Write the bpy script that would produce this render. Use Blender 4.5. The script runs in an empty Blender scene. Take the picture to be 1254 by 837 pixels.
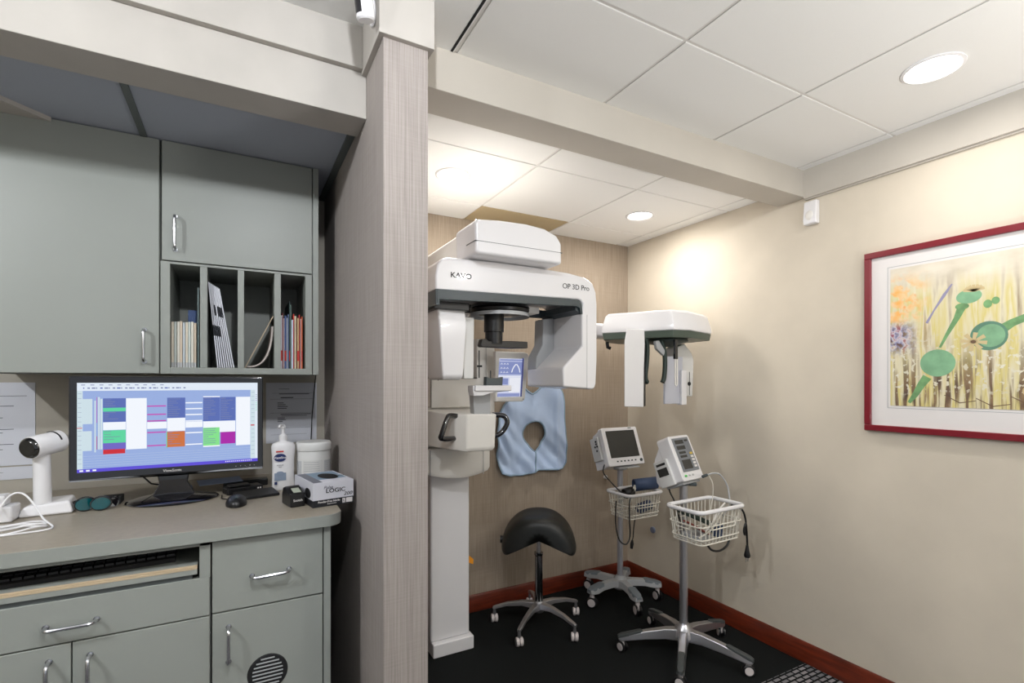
import bpy, math, random
from mathutils import Vector, Matrix, Euler
random.seed(7)
COL = bpy.context.scene.collection
R = math.radians
sin, cos, pi = math.sin, math.cos, math.pi
CAM_H = 1.434

# ------------------------------------------------------------ materials
def lin(c):
    return tuple((v/255/12.92 if v/255 <= .04045 else ((v/255+.055)/1.055)**2.4) for v in c) + (1,)
def mat(name, rgb, rough=.5, metal=0., emit=None, es=0., spec=.5, coat=0., bump=0., bscale=200, vary=0., vscale=(3,3,3), alpha=None):
    m = bpy.data.materials.new(name); m.use_nodes = True
    nt = m.node_tree; b = nt.nodes['Principled BSDF']
    b.inputs['Base Color'].default_value = lin(rgb)
    b.inputs['Roughness'].default_value = rough
    b.inputs['Metallic'].default_value = metal
    b.inputs['Specular IOR Level'].default_value = spec
    b.inputs['Coat Weight'].default_value = coat
    if emit:
        b.inputs['Emission Color'].default_value = lin(emit); b.inputs['Emission Strength'].default_value = es
    tc = nt.nodes.new('ShaderNodeTexCoord')
    if vary:
        mp = nt.nodes.new('ShaderNodeMapping'); mp.inputs['Scale'].default_value = vscale
        nz = nt.nodes.new('ShaderNodeTexNoise'); nz.inputs['Scale'].default_value = 1; nz.inputs['Detail'].default_value = 5
        rp = nt.nodes.new('ShaderNodeValToRGB')
        lo = tuple(max(0, v*(1-vary)) for v in rgb); hi = tuple(min(255, v*(1+vary)) for v in rgb)
        rp.color_ramp.elements[0].position = .3; rp.color_ramp.elements[1].position = .7
        rp.color_ramp.elements[0].color = lin(lo); rp.color_ramp.elements[1].color = lin(hi)
        nt.links.new(tc.outputs['Object'], mp.inputs[0]); nt.links.new(mp.outputs[0], nz.inputs['Vector'])
        nt.links.new(nz.outputs['Fac'], rp.inputs[0]); nt.links.new(rp.outputs[0], b.inputs['Base Color'])
    if bump:
        nz = nt.nodes.new('ShaderNodeTexNoise'); nz.inputs['Scale'].default_value = bscale; nz.inputs['Detail'].default_value = 3
        bp = nt.nodes.new('ShaderNodeBump'); bp.inputs['Strength'].default_value = bump; bp.inputs['Distance'].default_value = .002
        nt.links.new(tc.outputs['Object'], nz.inputs['Vector'])
        nt.links.new(nz.outputs['Fac'], bp.inputs['Height']); nt.links.new(bp.outputs[0], b.inputs['Normal'])
    return m

def weave(name, rgb, rgb2, vs=(260,260,4), hs=(4,4,300), bump=.35):
    """grasscloth wall covering: fine vertical threads crossed by finer horizontal ones"""
    m = bpy.data.materials.new(name); m.use_nodes = True
    nt = m.node_tree; b = nt.nodes['Principled BSDF']; b.inputs['Roughness'].default_value = .75
    b.inputs['Specular IOR Level'].default_value = .25
    tc = nt.nodes.new('ShaderNodeTexCoord'); outs = []
    for s in (vs, hs, (1.5, 1.5, 1.5)):
        mp = nt.nodes.new('ShaderNodeMapping'); mp.inputs['Scale'].default_value = s
        nz = nt.nodes.new('ShaderNodeTexNoise'); nz.inputs['Scale'].default_value = 1; nz.inputs['Detail'].default_value = 2
        nt.links.new(tc.outputs['Object'], mp.inputs[0]); nt.links.new(mp.outputs[0], nz.inputs['Vector']); outs.append(nz.outputs['Fac'])
    ma = nt.nodes.new('ShaderNodeMath'); ma.operation = 'MULTIPLY_ADD'; ma.inputs[1].default_value = .22
    nt.links.new(outs[1], ma.inputs[0]); nt.links.new(outs[0], ma.inputs[2])
    mc = nt.nodes.new('ShaderNodeMath'); mc.operation = 'MULTIPLY_ADD'; mc.inputs[1].default_value = .2
    nt.links.new(outs[2], mc.inputs[0]); nt.links.new(ma.outputs[0], mc.inputs[2])
    rp = nt.nodes.new('ShaderNodeValToRGB')
    rp.color_ramp.elements[0].position = .65; rp.color_ramp.elements[1].position = 1.12
    rp.color_ramp.elements[0].position = .50; rp.color_ramp.elements[1].position = .88
    rp.color_ramp.elements[0].color = lin(rgb2); rp.color_ramp.elements[1].color = lin(rgb)
    nt.links.new(mc.outputs[0], rp.inputs[0]); nt.links.new(rp.outputs[0], b.inputs['Base Color'])
    bp = nt.nodes.new('ShaderNodeBump'); bp.inputs['Strength'].default_value = bump; bp.inputs['Distance'].default_value = .001
    nt.links.new(ma.outputs[0], bp.inputs['Height']); nt.links.new(bp.outputs[0], b.inputs['Normal'])
    return m

M = {}
M['cab'] = mat('cabinet_laminate', (149,153,147), .42, vary=.015, vscale=(2,2,2))
M['cab_in'] = mat('cabinet_interior', (120,122,116), .6)
M['edge'] = mat('laminate_edge_layers', (196,176,146), .55)
M['counter'] = mat('countertop_laminate', (150,141,126), .38, vary=.03, vscale=(60,60,60))
M['counter_edge'] = mat('countertop_edge', (150,154,148), .42)
M['gap'] = mat('shadow_gap_black', (18,18,20), .8)
M['chrome'] = mat('brushed_chrome', (205,206,210), .22, 1.)
M['alu'] = mat('polished_aluminium', (200,200,204), .3, .9)
M['ceil'] = mat('ceiling_tile', (240,240,238), .85, bump=.25, bscale=260)
M['ceil_grid'] = mat('ceiling_grid_bar', (226,224,220), .6)
M['ceil_blue_cast'] = mat('nook_ceiling_blue_cast', (166,172,184), .8, bump=.3, bscale=220)  # cool bluish light on the nook ceiling is mixed into this colour
M['soffit'] = mat('soffit_paint', (194,188,178), .7, vary=.02, vscale=(3,3,3))
M['soffit_l'] = mat('soffit_wallpaper', (184,179,172), .7, vary=.03, vscale=(5,5,5))
M['wall_r'] = mat('cream_wallpaper', (214,204,187), .75, vary=.035, vscale=(2.2,2.2,2.2), bump=.08, bscale=60)
M['wall_b'] = weave('tan_grasscloth', (176,161,144), (152,138,122))
M['wall_p'] = weave('grey_grasscloth', (166,158,153), (142,134,129), vs=(430,430,5), bump=.5)
M['wall_nook'] = mat('nook_wall_paint', (176,170,158), .75)
M['white'] = mat('white_gloss_plastic', (234,233,235), .22, coat=.3)
M['offwhite'] = mat('offwhite_plastic', (234,231,225), .4)
M['wmetal'] = mat('white_enamel', (222,222,220), .3)
M['grayp'] = mat('light_grey_plastic', (176,178,180), .4)
M['dgray'] = mat('dark_grey_plastic', (62,72,76), .3)
M['black'] = mat('black_plastic', (20,20,22), .35)
M['gloss'] = mat('gloss_black', (12,12,20), .08, coat=1.)
M['rubber'] = mat('grey_rubber_pad', (92,98,98), .5)
M['leather'] = mat('black_vinyl', (24,26,25), .42, bump=.1, bscale=400)
M['wood'] = mat('cherry_baseboard', (100,38,20), .35, vary=.22, vscale=(6,6,60), coat=.3)
M['frame'] = mat('red_wood_frame', (122,22,36), .3, coat=.4)
M['paper'] = mat('white_paper', (214,216,224), .8)
M['ink'] = mat('grey_ink', (70,72,84), .8)
M['inkd'] = mat('black_ink', (16,16,18), .6)
M['wirew'] = mat('white_coated_wire', (224,220,208), .35)
M['matboard'] = mat('mat_board', (228,224,222), .8)
M['blue_cuff'] = mat('navy_cuff', (56,72,102), .6)
M['green'] = mat('dark_green_vinyl', (32,48,42), .5)
M['bib'] = mat('pale_blue_vinyl', (200,222,255), .34, coat=.25, bump=.5, bscale=28)
M['bibedge'] = mat('blue_grey_binding', (150,176,200), .5)
M['teal'] = mat('teal_lens', (4,84,92), .08, coat=1.)
M['glass'] = mat('black_lens_glass', (8,9,12), .04, coat=1.)
M['red'] = mat('red_paper', (196,52,44), .6)
M['yellow'] = mat('orange_tag', (232,150,30), .5)
M['screen_off'] = mat('unlit_lcd', (58,58,56), .15)
M['hubwhite'] = mat('caster_white', (214,206,204), .4)
M['lamp'] = mat('lamp_lens', (255,250,240), .4, emit=(255,250,240), es=14)
M['scr_b'] = mat('touch_screen_blue', (90,112,190), .2, emit=(104,126,196), es=.75)
def E_(name, rgb, s=1.): return mat(name, (10,10,10), .25, emit=rgb, es=s)

# floor: black needle-felt in the alcove
def carpet_plain():
    return mat('black_carpet', (25,27,27), .95, spec=.1, bump=.5, bscale=500, vary=.25, vscale=(300,300,300))
def carpet_pattern():
    m = bpy.data.materials.new('basket_pattern_carpet'); m.use_nodes = True
    nt = m.node_tree; b = nt.nodes['Principled BSDF']; b.inputs['Roughness'].default_value = .95; b.inputs['Specular IOR Level'].default_value = .1
    tc = nt.nodes.new('ShaderNodeTexCoord'); mp = nt.nodes.new('ShaderNodeMapping'); mp.inputs['Scale'].default_value = (1,1,1)
    br = nt.nodes.new('ShaderNodeTexBrick'); br.inputs['Color1'].default_value = lin((150,146,148)); br.inputs['Color2'].default_value = lin((112,112,116))
    br.inputs['Mortar'].default_value = lin((22,24,24)); br.inputs['Scale'].default_value = 1
    br.inputs['Brick Width'].default_value = .050; br.inputs['Row Height'].default_value = .026; br.inputs['Mortar Size'].default_value = .0055
    br.inputs['Mortar Smooth'].default_value = .15
    nt.links.new(tc.outputs['Object'], mp.inputs[0]); nt.links.new(mp.outputs[0], br.inputs['Vector']); nt.links.new(br.outputs['Color'], b.inputs['Base Color'])
    return m

# ------------------------------------------------------------ mesh builder
class MB:
    def __init__(s): s.v = []; s.f = []; s.m = []; s.T = Matrix()
    def add(s, vs, fs, m=0):
        b = len(s.v); s.v += [tuple(s.T @ Vector(p)) for p in vs]
        s.f += [tuple(i+b for i in f) for f in fs]; s.m += [m]*len(fs); return s
    def box(s, a, b, m=0):
        (x0,y0,z0),(x1,y1,z1) = a, b
        x0,x1 = sorted((x0,x1)); y0,y1 = sorted((y0,y1)); z0,z1 = sorted((z0,z1))
        return s.add([(x0,y0,z0),(x1,y0,z0),(x1,y1,z0),(x0,y1,z0),(x0,y0,z1),(x1,y0,z1),(x1,y1,z1),(x0,y1,z1)],
                     [(0,3,2,1),(4,5,6,7),(0,1,5,4),(1,2,6,5),(2,3,7,6),(3,0,4,7)], m)
    def prism(s, poly, axis, a, b, m=0):
        """poly: 2D points; axis 'y': (x,z) extruded along y; 'x': (y,z); 'z': (x,y)"""
        def p3(p, t):
            return {'y': (p[0], t, p[1]), 'x': (t, p[0], p[1]), 'z': (p[0], p[1], t)}[axis]
        n = len(poly); vs = [p3(p, a) for p in poly] + [p3(p, b) for p in poly]
        A = sum(poly[i][0]*poly[(i+1)%n][1]-poly[(i+1)%n][0]*poly[i][1] for i in range(n))
        flip = (A > 0) ^ (axis == 'y') ^ (b < a)
        f0 = tuple(range(n)); f1 = tuple(range(n, 2*n))
        fs = [f0[::-1] if flip else f0, f1 if flip else f1[::-1]]
        for i in range(n):
            j = (i+1) % n
            fs.append((i,j,n+j,n+i) if flip else (j,i,n+i,n+j))
        return s.add(vs, fs, m)
    def loft(s, loops, m=0, cap=True, closed=True):
        n = len(loops[0]); vs = [p for L in loops for p in L]; fs = []
        for k in range(len(loops)-1):
            for i in range(n if closed else n-1):
                j = (i+1) % n; fs.append((k*n+i, k*n+j, (k+1)*n+j, (k+1)*n+i))
        if cap: fs.append(tuple(range(n))[::-1]); fs.append(tuple(range((len(loops)-1)*n, len(loops)*n)))
        return s.add(vs, fs, m)
    def tube(s, pts, r, m=0, n=8, closed=False, cap=True):
        P = [Vector(p) for p in pts]; N = len(P); loops = []; up = None
        for i in range(N):
            if closed: d = (P[(i+1)%N]-P[i-1]).normalized()
            else: d = (P[min(i+1,N-1)]-P[max(i-1,0)]).normalized()
            if up is None:
                up = Vector((0,0,1)) if abs(d.z) < .9 else Vector((1,0,0))
            a = (up - d*up.dot(d))
            if a.length < 1e-6: a = d.orthogonal()
            a.normalize(); up = a; bb = d.cross(a)
            rr = r[i] if isinstance(r, (list,tuple)) else r
            loops.append([tuple(P[i]+a*rr*cos(2*pi*k/n)+bb*rr*sin(2*pi*k/n)) for k in range(n)])
        if closed: loops.append(loops[0]); cap = False
        return s.loft(loops, m, cap)
    def cyl(s, a, b, r, m=0, n=24, r2=None): return s.tube([a, b], [r, r if r2 is None else r2], m, n)
    def lathe(s, prof, c=(0,0,0), m=0, n=32, axis='z', cap=True):
        def q(r, h, t):
            a, b = r*cos(t), r*sin(t)
            return {'z': (c[0]+a, c[1]+b, c[2]+h), 'y': (c[0]+a, c[1]+h, c[2]-b), 'x': (c[0]+h, c[1]+a, c[2]+b)}[axis]
        return s.loft([[q(r, h, 2*pi*k/n) for k in range(n)] for r, h in prof], m, cap)
    def ell(s, c, r, m=0, n=20, k=10):
        loops = []
        for i in range(1, k):
            t = -pi/2+pi*i/k
            loops.append([(c[0]+r[0]*cos(t)*cos(2*pi*j/n), c[1]+r[1]*cos(t)*sin(2*pi*j/n), c[2]+r[2]*sin(t)) for j in range(n)])
        return s.loft(loops, m)
    def build(s, name, mats, parent=None, bevel=0., seg=2, smooth=True, angle=35, subsurf=0, solid=0., local=False):
        if not isinstance(mats, (list,tuple)): mats = [mats]
        off = Vector((0,0,0))
        if parent is None:
            xs = [p[0] for p in s.v]; ys = [p[1] for p in s.v]; zs = [p[2] for p in s.v]
            off = Vector(((min(xs)+max(xs))/2, (min(ys)+max(ys))/2, min(zs)))
        elif not local:
            q = parent
            while q: off += q.location; q = q.parent
        me = bpy.data.meshes.new(name)
        me.from_pydata([tuple(Vector(p)-off) for p in s.v], [], s.f); me.update()
        for mm in mats: me.materials.append(mm)
        for p, i in zip(me.polygons, s.m): p.material_index = i; p.use_smooth = smooth
        o = bpy.data.objects.new(name, me); COL.objects.link(o)
        if parent is None: o.location = off
        else: o.parent = parent
        if solid:
            q = o.modifiers.new('s', 'SOLIDIFY'); q.thickness = solid; q.offset = 0
        if bevel:
            q = o.modifiers.new('b', 'BEVEL'); q.width = bevel; q.segments = seg; q.limit_method = 'ANGLE'; q.angle_limit = R(30)
            q.harden_normals = True
        elif smooth and not subsurf:
            me.set_sharp_from_angle(angle=R(angle))
        if subsurf:
            q = o.modifiers.new('u', 'SUBSURF'); q.levels = subsurf; q.render_levels = subsurf
        return o

def tag(o, label=None, cat=None, group=None, kind=None):
    if label: o['label'] = label
    if cat: o['category'] = cat
    if group: o['group'] = group
    if kind: o['kind'] = kind
    return o
def thing(name, label, cat, loc, rz=0, group=None):
    o = bpy.data.objects.new(name, None); COL.objects.link(o); o.empty_display_size = .1
    o.location = loc; o.rotation_euler = (0,0,rz)
    return tag(o, label, cat, group)
def struct(o): o['kind'] = 'structure'; return o
def copy_tree(o, parent=None):
    c = o.copy(); COL.objects.link(c)
    if parent: c.parent = parent
    for ch in list(o.children): copy_tree(ch, c)
    return c
def rbox(a, b): m = MB(); return m.box(a, b)

def text_mb(mb, s, size, origin, right, up, m=0, align='CENTER', depth=.0006, bold=0., shear=0., sx=1.):
    """adds lettering to a mesh builder; right and up are the writing directions in the world"""
    cu = bpy.data.curves.new('t', 'FONT'); cu.body = s; cu.size = size; cu.align_x = align; cu.align_y = 'CENTER'
    cu.extrude = depth/2; cu.offset = bold; cu.shear = shear; cu.resolution_u = 3
    ob = bpy.data.objects.new('t', cu); COL.objects.link(ob)
    me = ob.to_mesh()
    r = Vector(right).normalized(); u = Vector(up).normalized(); nn = r.cross(u)
    vs = [tuple(Vector(origin)+r*v.co.x*sx+u*v.co.y+nn*v.co.z) for v in me.vertices]
    fs = [tuple(p.vertices) for p in me.polygons]
    mb.add(vs, fs, m)
    ob.to_mesh_clear(); bpy.data.objects.remove(ob); bpy.data.curves.remove(cu)

def handle(mb, a, b, out, r=.0048):
    """bow handle between two feet a and b standing out by vector out"""
    a, b, o = Vector(a), Vector(b), Vector(out); d = (b-a).normalized(); L = (b-a).length
    pts = [a, a+o*.55+d*.001]
    for k in range(1, 5):
        t = k/4*pi/2; pts.append(a+o*(.55+.45*sin(t))+d*(.001+.012*(1-cos(t))))
    q = [b-(p-a).project(d)+((p-a)-(p-a).project(d)) for p in pts]
    mb.tube([tuple(p) for p in pts+q[::-1]], r, 0, 10)
    mb.cyl(tuple(a), tuple(a+o*.12), r*1.5, 0, 12); mb.cyl(tuple(b), tuple(b+o*.12), r*1.5, 0, 12)

# ============================================================ ROOM
XR, YB, XP0, XP1, YP = 2.544, 2.861, .346, .472, 1.363
ZC, ZA, ZS = 2.510, 2.441, 2.374     # main ceiling, alcove ceiling, beam underside
XL, YN = -2.4, 2.43                  # far left, nook back wall

f = MB().box((XL,-2.6,-.05), (XR+.1,1.525,0)); fl = struct(f.build('floor', carpet_pattern(), smooth=False))
fl.location.x += 0
f = MB().box((XP1-.14,1.525,-.05), (XR+.1,YB+.1,0)).box((XL,1.525,-.05), (XP1-.14,YB+.1,0))
struct(f.build('floor', carpet_plain(), smooth=False))

def tiles(mb, xs, ys, z, g=.011, t=.03, skip=()):
    """ceiling panels hung slightly below their grid"""
    for i in range(len(xs)-1):
        for j in range(len(ys)-1):
            if (i,j) in skip: continue
            mb.box((xs[i]+g/2, ys[j]+g/2, z), (xs[i+1]-g/2, ys[j+1]-g/2, z+t), 0)
    mb.box((xs[0], ys[0], z+.004), (xs[-1], ys[-1], z+.05), 1)
m = MB()
tiles(m, [XL+.02-.03]+[.6235+.615*k for k in range(-4,4)]+[XR+.05], [-2.6]+[1.124-.61*k for k in range(5,-1,-1)]+[1.60], ZC)
struct(m.build('ceiling', [M['ceil'], M['ceil_grid']], bevel=.0015, seg=1, smooth=True))
m = MB()
tiles(m, [XP1, .61, 1.22, 1.83, 2.44, XR+.05], [1.6, 1.99, 2.60, YB+.05], ZA, skip=((2,2),))
struct(m.build('ceiling', [M['ceil'], M['ceil_grid']], bevel=.0015, seg=1, smooth=True))
m = MB().box((1.225,2.605,ZA+.0005), (1.825,YB+.05,ZA+.03)); o = m.build('trim_9', mat('tan_cover_panel', (186,168,134), .7)); struct(o)
m = MB().box((XL,1.65,2.272), (XP0,YN,2.32)); struct(m.build('ceiling', M['ceil_blue_cast'], smooth=False))
m = MB().box((-.292,1.70,2.266), (-.272,2.092,2.2725)).box((.322,1.70,2.262), (XP0,2.43,2.2725)); struct(m.build('trim_1', M['rubber'], bevel=.001))
m = MB().prism([(-.64,1.97),(-.52,2.09),(-.64,2.09)], 'z', 2.258, 2.2725); struct(m.build('trim_2', M['soffit_l']))

m = MB().box((XR,-2.6,0), (XR+.1,YB+.1,ZC+.05)); struct(m.build('wall_right', M['wall_r'], smooth=False))
m = MB().box((XP1,YB,0), (XR,YB+.1,ZC+.05)); struct(m.build('wall_back', M['wall_b'], smooth=False))
m = MB().box((XL,YN,0), (XP0,YN+.1,ZC)); struct(m.build('wall_nook', M['wall_nook'], smooth=False))
m = MB().box((XP0,YP,0), (XP1,YB+.1,ZS)); struct(m.build('wall_partition', M['wall_p'], smooth=False))
m = MB().box((XL-.1,-2.6,0), (XL,YN+.1,ZC+.05)); struct(m.build('wall_left', M['wall_nook'], smooth=False))

# beams and soffits
m = MB().box((XP1-.02,1.526,ZS), (XR,1.68,ZC+.02)); struct(m.build('trim_3', M['soffit'], bevel=.003))
m = MB().box((XR-.024,-2.6,2.365), (XR,1.526,ZC+.002)).box((XR-.012,-2.6,2.358), (XR,1.526,2.365)); struct(m.build('trim_4', M['soffit']))
m = MB().box((XL,1.57,2.244), (XP0,1.70,2.384)); struct(m.build('trim_5', M['soffit_l'], bevel=.002))
m = MB().box((XL,1.55,2.384), (.331,1.72,ZC+.002)); struct(m.build('trim_6', M['soffit_l'], bevel=.002))
m = MB().box((.331,1.348,ZS), (.487,1.72,ZC+.002)); struct(m.build('trim_7', M['soffit_l'], bevel=.002))

m = MB().box((.604,-1.5,2.5088), (.612,1.524,2.515)); struct(m.build('trim_10', M['gap']))
# baseboards
def base(name, mb): return struct(mb.build(name, M['wood'], bevel=.004))
base('baseboard_back', MB().prism([(YB-.014,0),(YB,0),(YB,.108),(YB-.008,.108),(YB-.014,.096)], 'x', XP1, XR))
base('baseboard_right', MB().prism([(XR-.014,0),(XR,0),(XR,.108),(XR-.008,.108),(XR-.014,.096)], 'y', -2.6, YB-.014))

# ------------------------------------------------------------ downlights
def downlight(x, y, z, r, power, label, col=(1,.965,.92), spread=180, bulb=False):
    t = thing('recessed_ceiling_light', label, 'ceiling light', (x,y,z))
    MB().lathe([(r,0),(r,-.004),(r*.9,-.007),(r*.84,-.003),(r*.78,.0)], (x,y,z), 0, 40, cap=False).build('trim_ring', M['white'], t)
    MB().lathe([(.001,-.0015),(r*.79,-.0015)], (x,y,z), 0, 40, cap=False).build('lens', M['lamp'], t)
    if bulb: L = bpy.data.lights.new('lamp', 'POINT'); L.shadow_soft_size = .03
    else: L = bpy.data.lights.new('lamp', 'AREA'); L.shape = 'DISK'; L.size = r*1.5; L.spread = R(spread)
    L.energy = power; L.color = col
    lo = bpy.data.objects.new('lamp', L); COL.objects.link(lo); lo.parent = t; lo.location = (0,0,-.06 if bulb else -.009)
downlight(.915, 2.275, ZA, .085, 7, 'round downlight in the alcove ceiling, the one nearest the partition wall')
downlight(2.13, 2.29, ZA, .082, 6.5, 'round downlight in the alcove ceiling, the one nearest the cream wall')
downlight(2.09, .817, ZC, .088, 3.5, 'round downlight in the main ceiling above the framed painting', (1,.97,.93))
downlight(.12, .42, ZC, .088, 34, 'round downlight in the main ceiling in front of the cabinets', (.93,.96,1), bulb=True)
downlight(-1.5, .66, ZC, .088, 60, 'round downlight in the main ceiling, far left', (.93,.96,1), bulb=True)
downlight(2.0, -.9, ZC, .088, 16, 'unseen round downlight added at the rear of the main ceiling as frontal fill', (1,.98,.95))  # unseen lamp added for frontal fill on the right wall and carts

# fill lamp added out of view behind the camera to brighten the main ceiling
t = thing('fill_uplight', 'unseen fill lamp with a wide bowl, added behind the viewpoint to brighten the ceiling', 'fill light', (1.75,-.7,0))
MB().lathe([(.14,.001),(.14,.02),(.02,.03),(.014,.06),(.014,1.05)], (1.75,-.7,0), 0, 28).build('stand', M['black'], t)
MB().lathe([(.03,1.05),(.14,1.09),(.22,1.15),(.215,1.15),(.13,1.10),(.03,1.065)], (1.75,-.7,0), 0, 36).build('bowl', M['black'], t)
L = bpy.data.lights.new('lamp', 'AREA'); L.shape = 'DISK'; L.size = .38; L.energy = 38; L.color = (1,.985,.97)
lo = bpy.data.objects.new('lamp', L); COL.objects.link(lo); lo.parent = t; lo.location = (0,0,1.16); lo.rotation_euler = (pi,0,0)

# ============================================================ FRAMED PAINTING
def painting_mat():
    m = bpy.data.materials.new('painted_meadow'); m.use_nodes = True
    nt = m.node_tree; b = nt.nodes['Principled BSDF']; b.inputs['Roughness'].default_value = .5
    tc = nt.nodes.new('ShaderNodeTexCoord')
    def noise(scale, det=4):
        mp = nt.nodes.new('ShaderNodeMapping'); mp.inputs['Scale'].default_value = scale
        nz = nt.nodes.new('ShaderNodeTexNoise'); nz.inputs['Scale'].default_value = 1; nz.inputs['Detail'].default_value = det
        nt.links.new(tc.outputs['Object'], mp.inputs[0]); nt.links.new(mp.outputs[0], nz.inputs['Vector']); return nz.outputs['Fac']
    def ramp(inp, stops):
        r = nt.nodes.new('ShaderNodeValToRGB'); e = r.color_ramp.elements
        e[0].position, e[0].color = stops[0][0], lin(stops[0][1]); e[1].position, e[1].color = stops[-1][0], lin(stops[-1][1])
        for p, c in stops[1:-1]: q = e.new(p); q.color = lin(c)
        nt.links.new(inp, r.inputs[0]); return r.outputs[0]
    def mix(a, b_, fac, mode='MIX'):
        x = nt.nodes.new('ShaderNodeMix'); x.data_type = 'RGBA'; x.blend_type = mode
        nt.links.new(fac, x.inputs[0]); nt.links.new(a, x.inputs[6]); nt.links.new(b_, x.inputs[7]); return x.outputs[2]
    sp = nt.nodes.new('ShaderNodeSeparateXYZ'); nt.links.new(tc.outputs['Object'], sp.inputs[0])
    def band(sock, a, b_, inv=False):
        r = nt.nodes.new('ShaderNodeMapRange'); r.interpolation_type = 'SMOOTHSTEP'
        r.inputs['From Min'].default_value = a; r.inputs['From Max'].default_value = b_
        if inv: r.inputs['To Min'].default_value = 1; r.inputs['To Max'].default_value = 0
        nt.links.new(sock, r.inputs[0]); return r.outputs[0]
    def mul(a, b_):
        q = nt.nodes.new('ShaderNodeMath'); q.operation = 'MULTIPLY'; nt.links.new(a, q.inputs[0]); nt.links.new(b_, q.inputs[1]); return q.outputs[0]
    bgc = ramp(noise((1,24,2.5)), [(.3,(150,130,104)),(.42,(222,214,184)),(.55,(214,200,126)),(.62,(224,216,188)),(.72,(176,156,116))])
    top = ramp(noise((1,6,12)), [(.3,(206,196,176)),(.7,(238,230,214))])
    c = mix(bgc, top, band(sp.outputs['Z'], .42, .58))
    # dark stalks near the lower edge (left is at +Y)
    st = noise((1,46,3)); stk = mul(band(st, .47, .58), band(sp.outputs['Z'], .08, .32, True))
    dark = ramp(noise((1,20,14)), [(.3,(70,52,50)),(.7,(150,122,88))]); c = mix(c, dark, stk)
    # cluster of orange blossom, upper left
    oy = mul(band(sp.outputs['Y'], .02, .14), mul(band(sp.outputs['Z'], .30, .40), band(sp.outputs['Z'], .50, .60, True)))
    oc = ramp(noise((1,26,26)), [(.35,(244,180,96)),(.6,(236,206,160)),(.75,(240,150,60))]); c = mix(c, oc, mul(oy, band(noise((1,22,22),2), .42, .56)))
    ly = mul(band(sp.outputs['Y'], .07, .16), mul(band(sp.outputs['Z'], .20, .27), band(sp.outputs['Z'], .33, .38, True)))
    lc = ramp(noise((1,40,36),2), [(.36,(104,76,72)),(.47,(146,148,184)),(.56,(206,196,204)),(.66,(150,80,98))]); c = mix(c, lc, ly)
    wh = mul(band(noise((1,52,52),2), .56, .62), mul(band(sp.outputs['Z'], .02, .1), band(sp.outputs['Z'], .22, .34, True)))
    wc = ramp(noise((1,9,9)), [(.3,(206,198,172)),(.7,(228,224,208))]); c = mix(c, wc, wh)
    nt.links.new(c, b.inputs['Base Color']); return m

PX = XR
py0, py1, pz0, pz1 = .25, 1.245, 1.213, 2.020      # picture spans Y .25..1.245
t = thing('framed_painting', 'large framed watercolour of green poppy pods in a dark red frame on the cream wall', 'picture', (PX,(py0+py1)/2,pz0))
m = MB(); w = .027
for a, b in (((PX-.024,py0,pz0),(PX-.001,py1,pz0+w)), ((PX-.024,py0,pz1-w),(PX-.001,py1,pz1)), ((PX-.024,py0,pz0+w),(PX-.001,py0+w,pz1-w)), ((PX-.024,py1-w,pz0+w),(PX-.001,py1,pz1-w))): m.box(a, b)
m.build('frame', M['frame'], t, bevel=.003)
MB().box((PX-.012,py0+w,pz0+w), (PX-.004,py1-w,pz1-w)).build('mat_board', M['matboard'], t)
ay0, ay1, az0, az1 = .35, 1.143, 1.33, 1.93
o = MB().box((PX-.0135,ay0,az0), (PX-.0118,ay1,az1)).build('painting', painting_mat(), t)
# painting object coordinates: move its origin to the sheet's lower centre-left so the pattern sits on the sheet
dv = Vector((PX-.013, .95, az0)) - t.location
for v in o.data.vertices: v.co -= dv
o.location = dv
m = MB()   # bevel line round the sheet
for a, b in (((PX-.0125,ay0-.012,az0-.012),(PX-.0115,ay1+.012,az0-.0095)), ((PX-.0125,ay0-.012,az1+.0095),(PX-.0115,ay1+.012,az1+.012)), ((PX-.0125,ay1+.0095,az0-.012),(PX-.0115,ay1+.012,az1+.012))): m.box(a, b)
m.build('mat_bevel', M['grayp'], t)
podm = [mat('pod_green', (126,172,134), .5, vary=.09, vscale=(20,20,20)), mat('pod_dark_green', (92,134,112), .5, vary=.08, vscale=(20,20,20)),
        mat('stem_green', (112,156,104), .5, vary=.12, vscale=(30,30,30)), mat('pod_crown', (206,186,140), .5), mat('brown_line', (110,84,62), .5), mat('lavender_stroke', (150,146,176), .5)]
def blob(mb, cy, cz, ry, rz, m_, rot=0, n=28, lay=0):
    x = PX-.0137-lay*.0002; vs = []
    for k in range(n):
        a = 2*pi*k/n; y = ry*cos(a); z = rz*sin(a)
        vs.append((x, cy+y*cos(rot)-z*sin(rot), cz+y*sin(rot)+z*cos(rot)))
    mb.add([(x-.0003,cy,cz)]+vs, [(0,1+(k+1)%n,1+k) for k in range(n)], m_)
def stroke(mb, pts, ws, m_, lay=0):
    x = PX-.0137-lay*.0002; L = []; Rr = []
    for i, (y, z) in enumerate(pts):
        a = pts[max(i-1,0)]; b = pts[min(i+1,len(pts)-1)]; dy, dz = b[0]-a[0], b[1]-a[1]; l = math.hypot(dy,dz) or 1
        w_ = ws[i]/2; L.append((x,y-dz/l*w_,z+dy/l*w_)); Rr.append((x,y+dz/l*w_,z-dy/l*w_))
    n = len(pts); mb.add(L+Rr, [(i,i+1,n+i+1,n+i) for i in range(n-1)], m_)
m = MB()
stroke(m, [(1.073,1.345),(1.05,1.38),(1.03,1.42),(1.008,1.455)], [.012,.022,.028,.034], 2)
blob(m, .973, 1.512, .060, .056, 0, lay=1)
stroke(m, [(.965,1.575),(.94,1.63),(.91,1.69),(.895,1.73)], [.008,.013,.02,.028], 2); blob(m, .893, 1.735, .022, .013, 2, lay=1)
blob(m, .872, 1.772, .040, .028, 0, -.1, lay=1)
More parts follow.
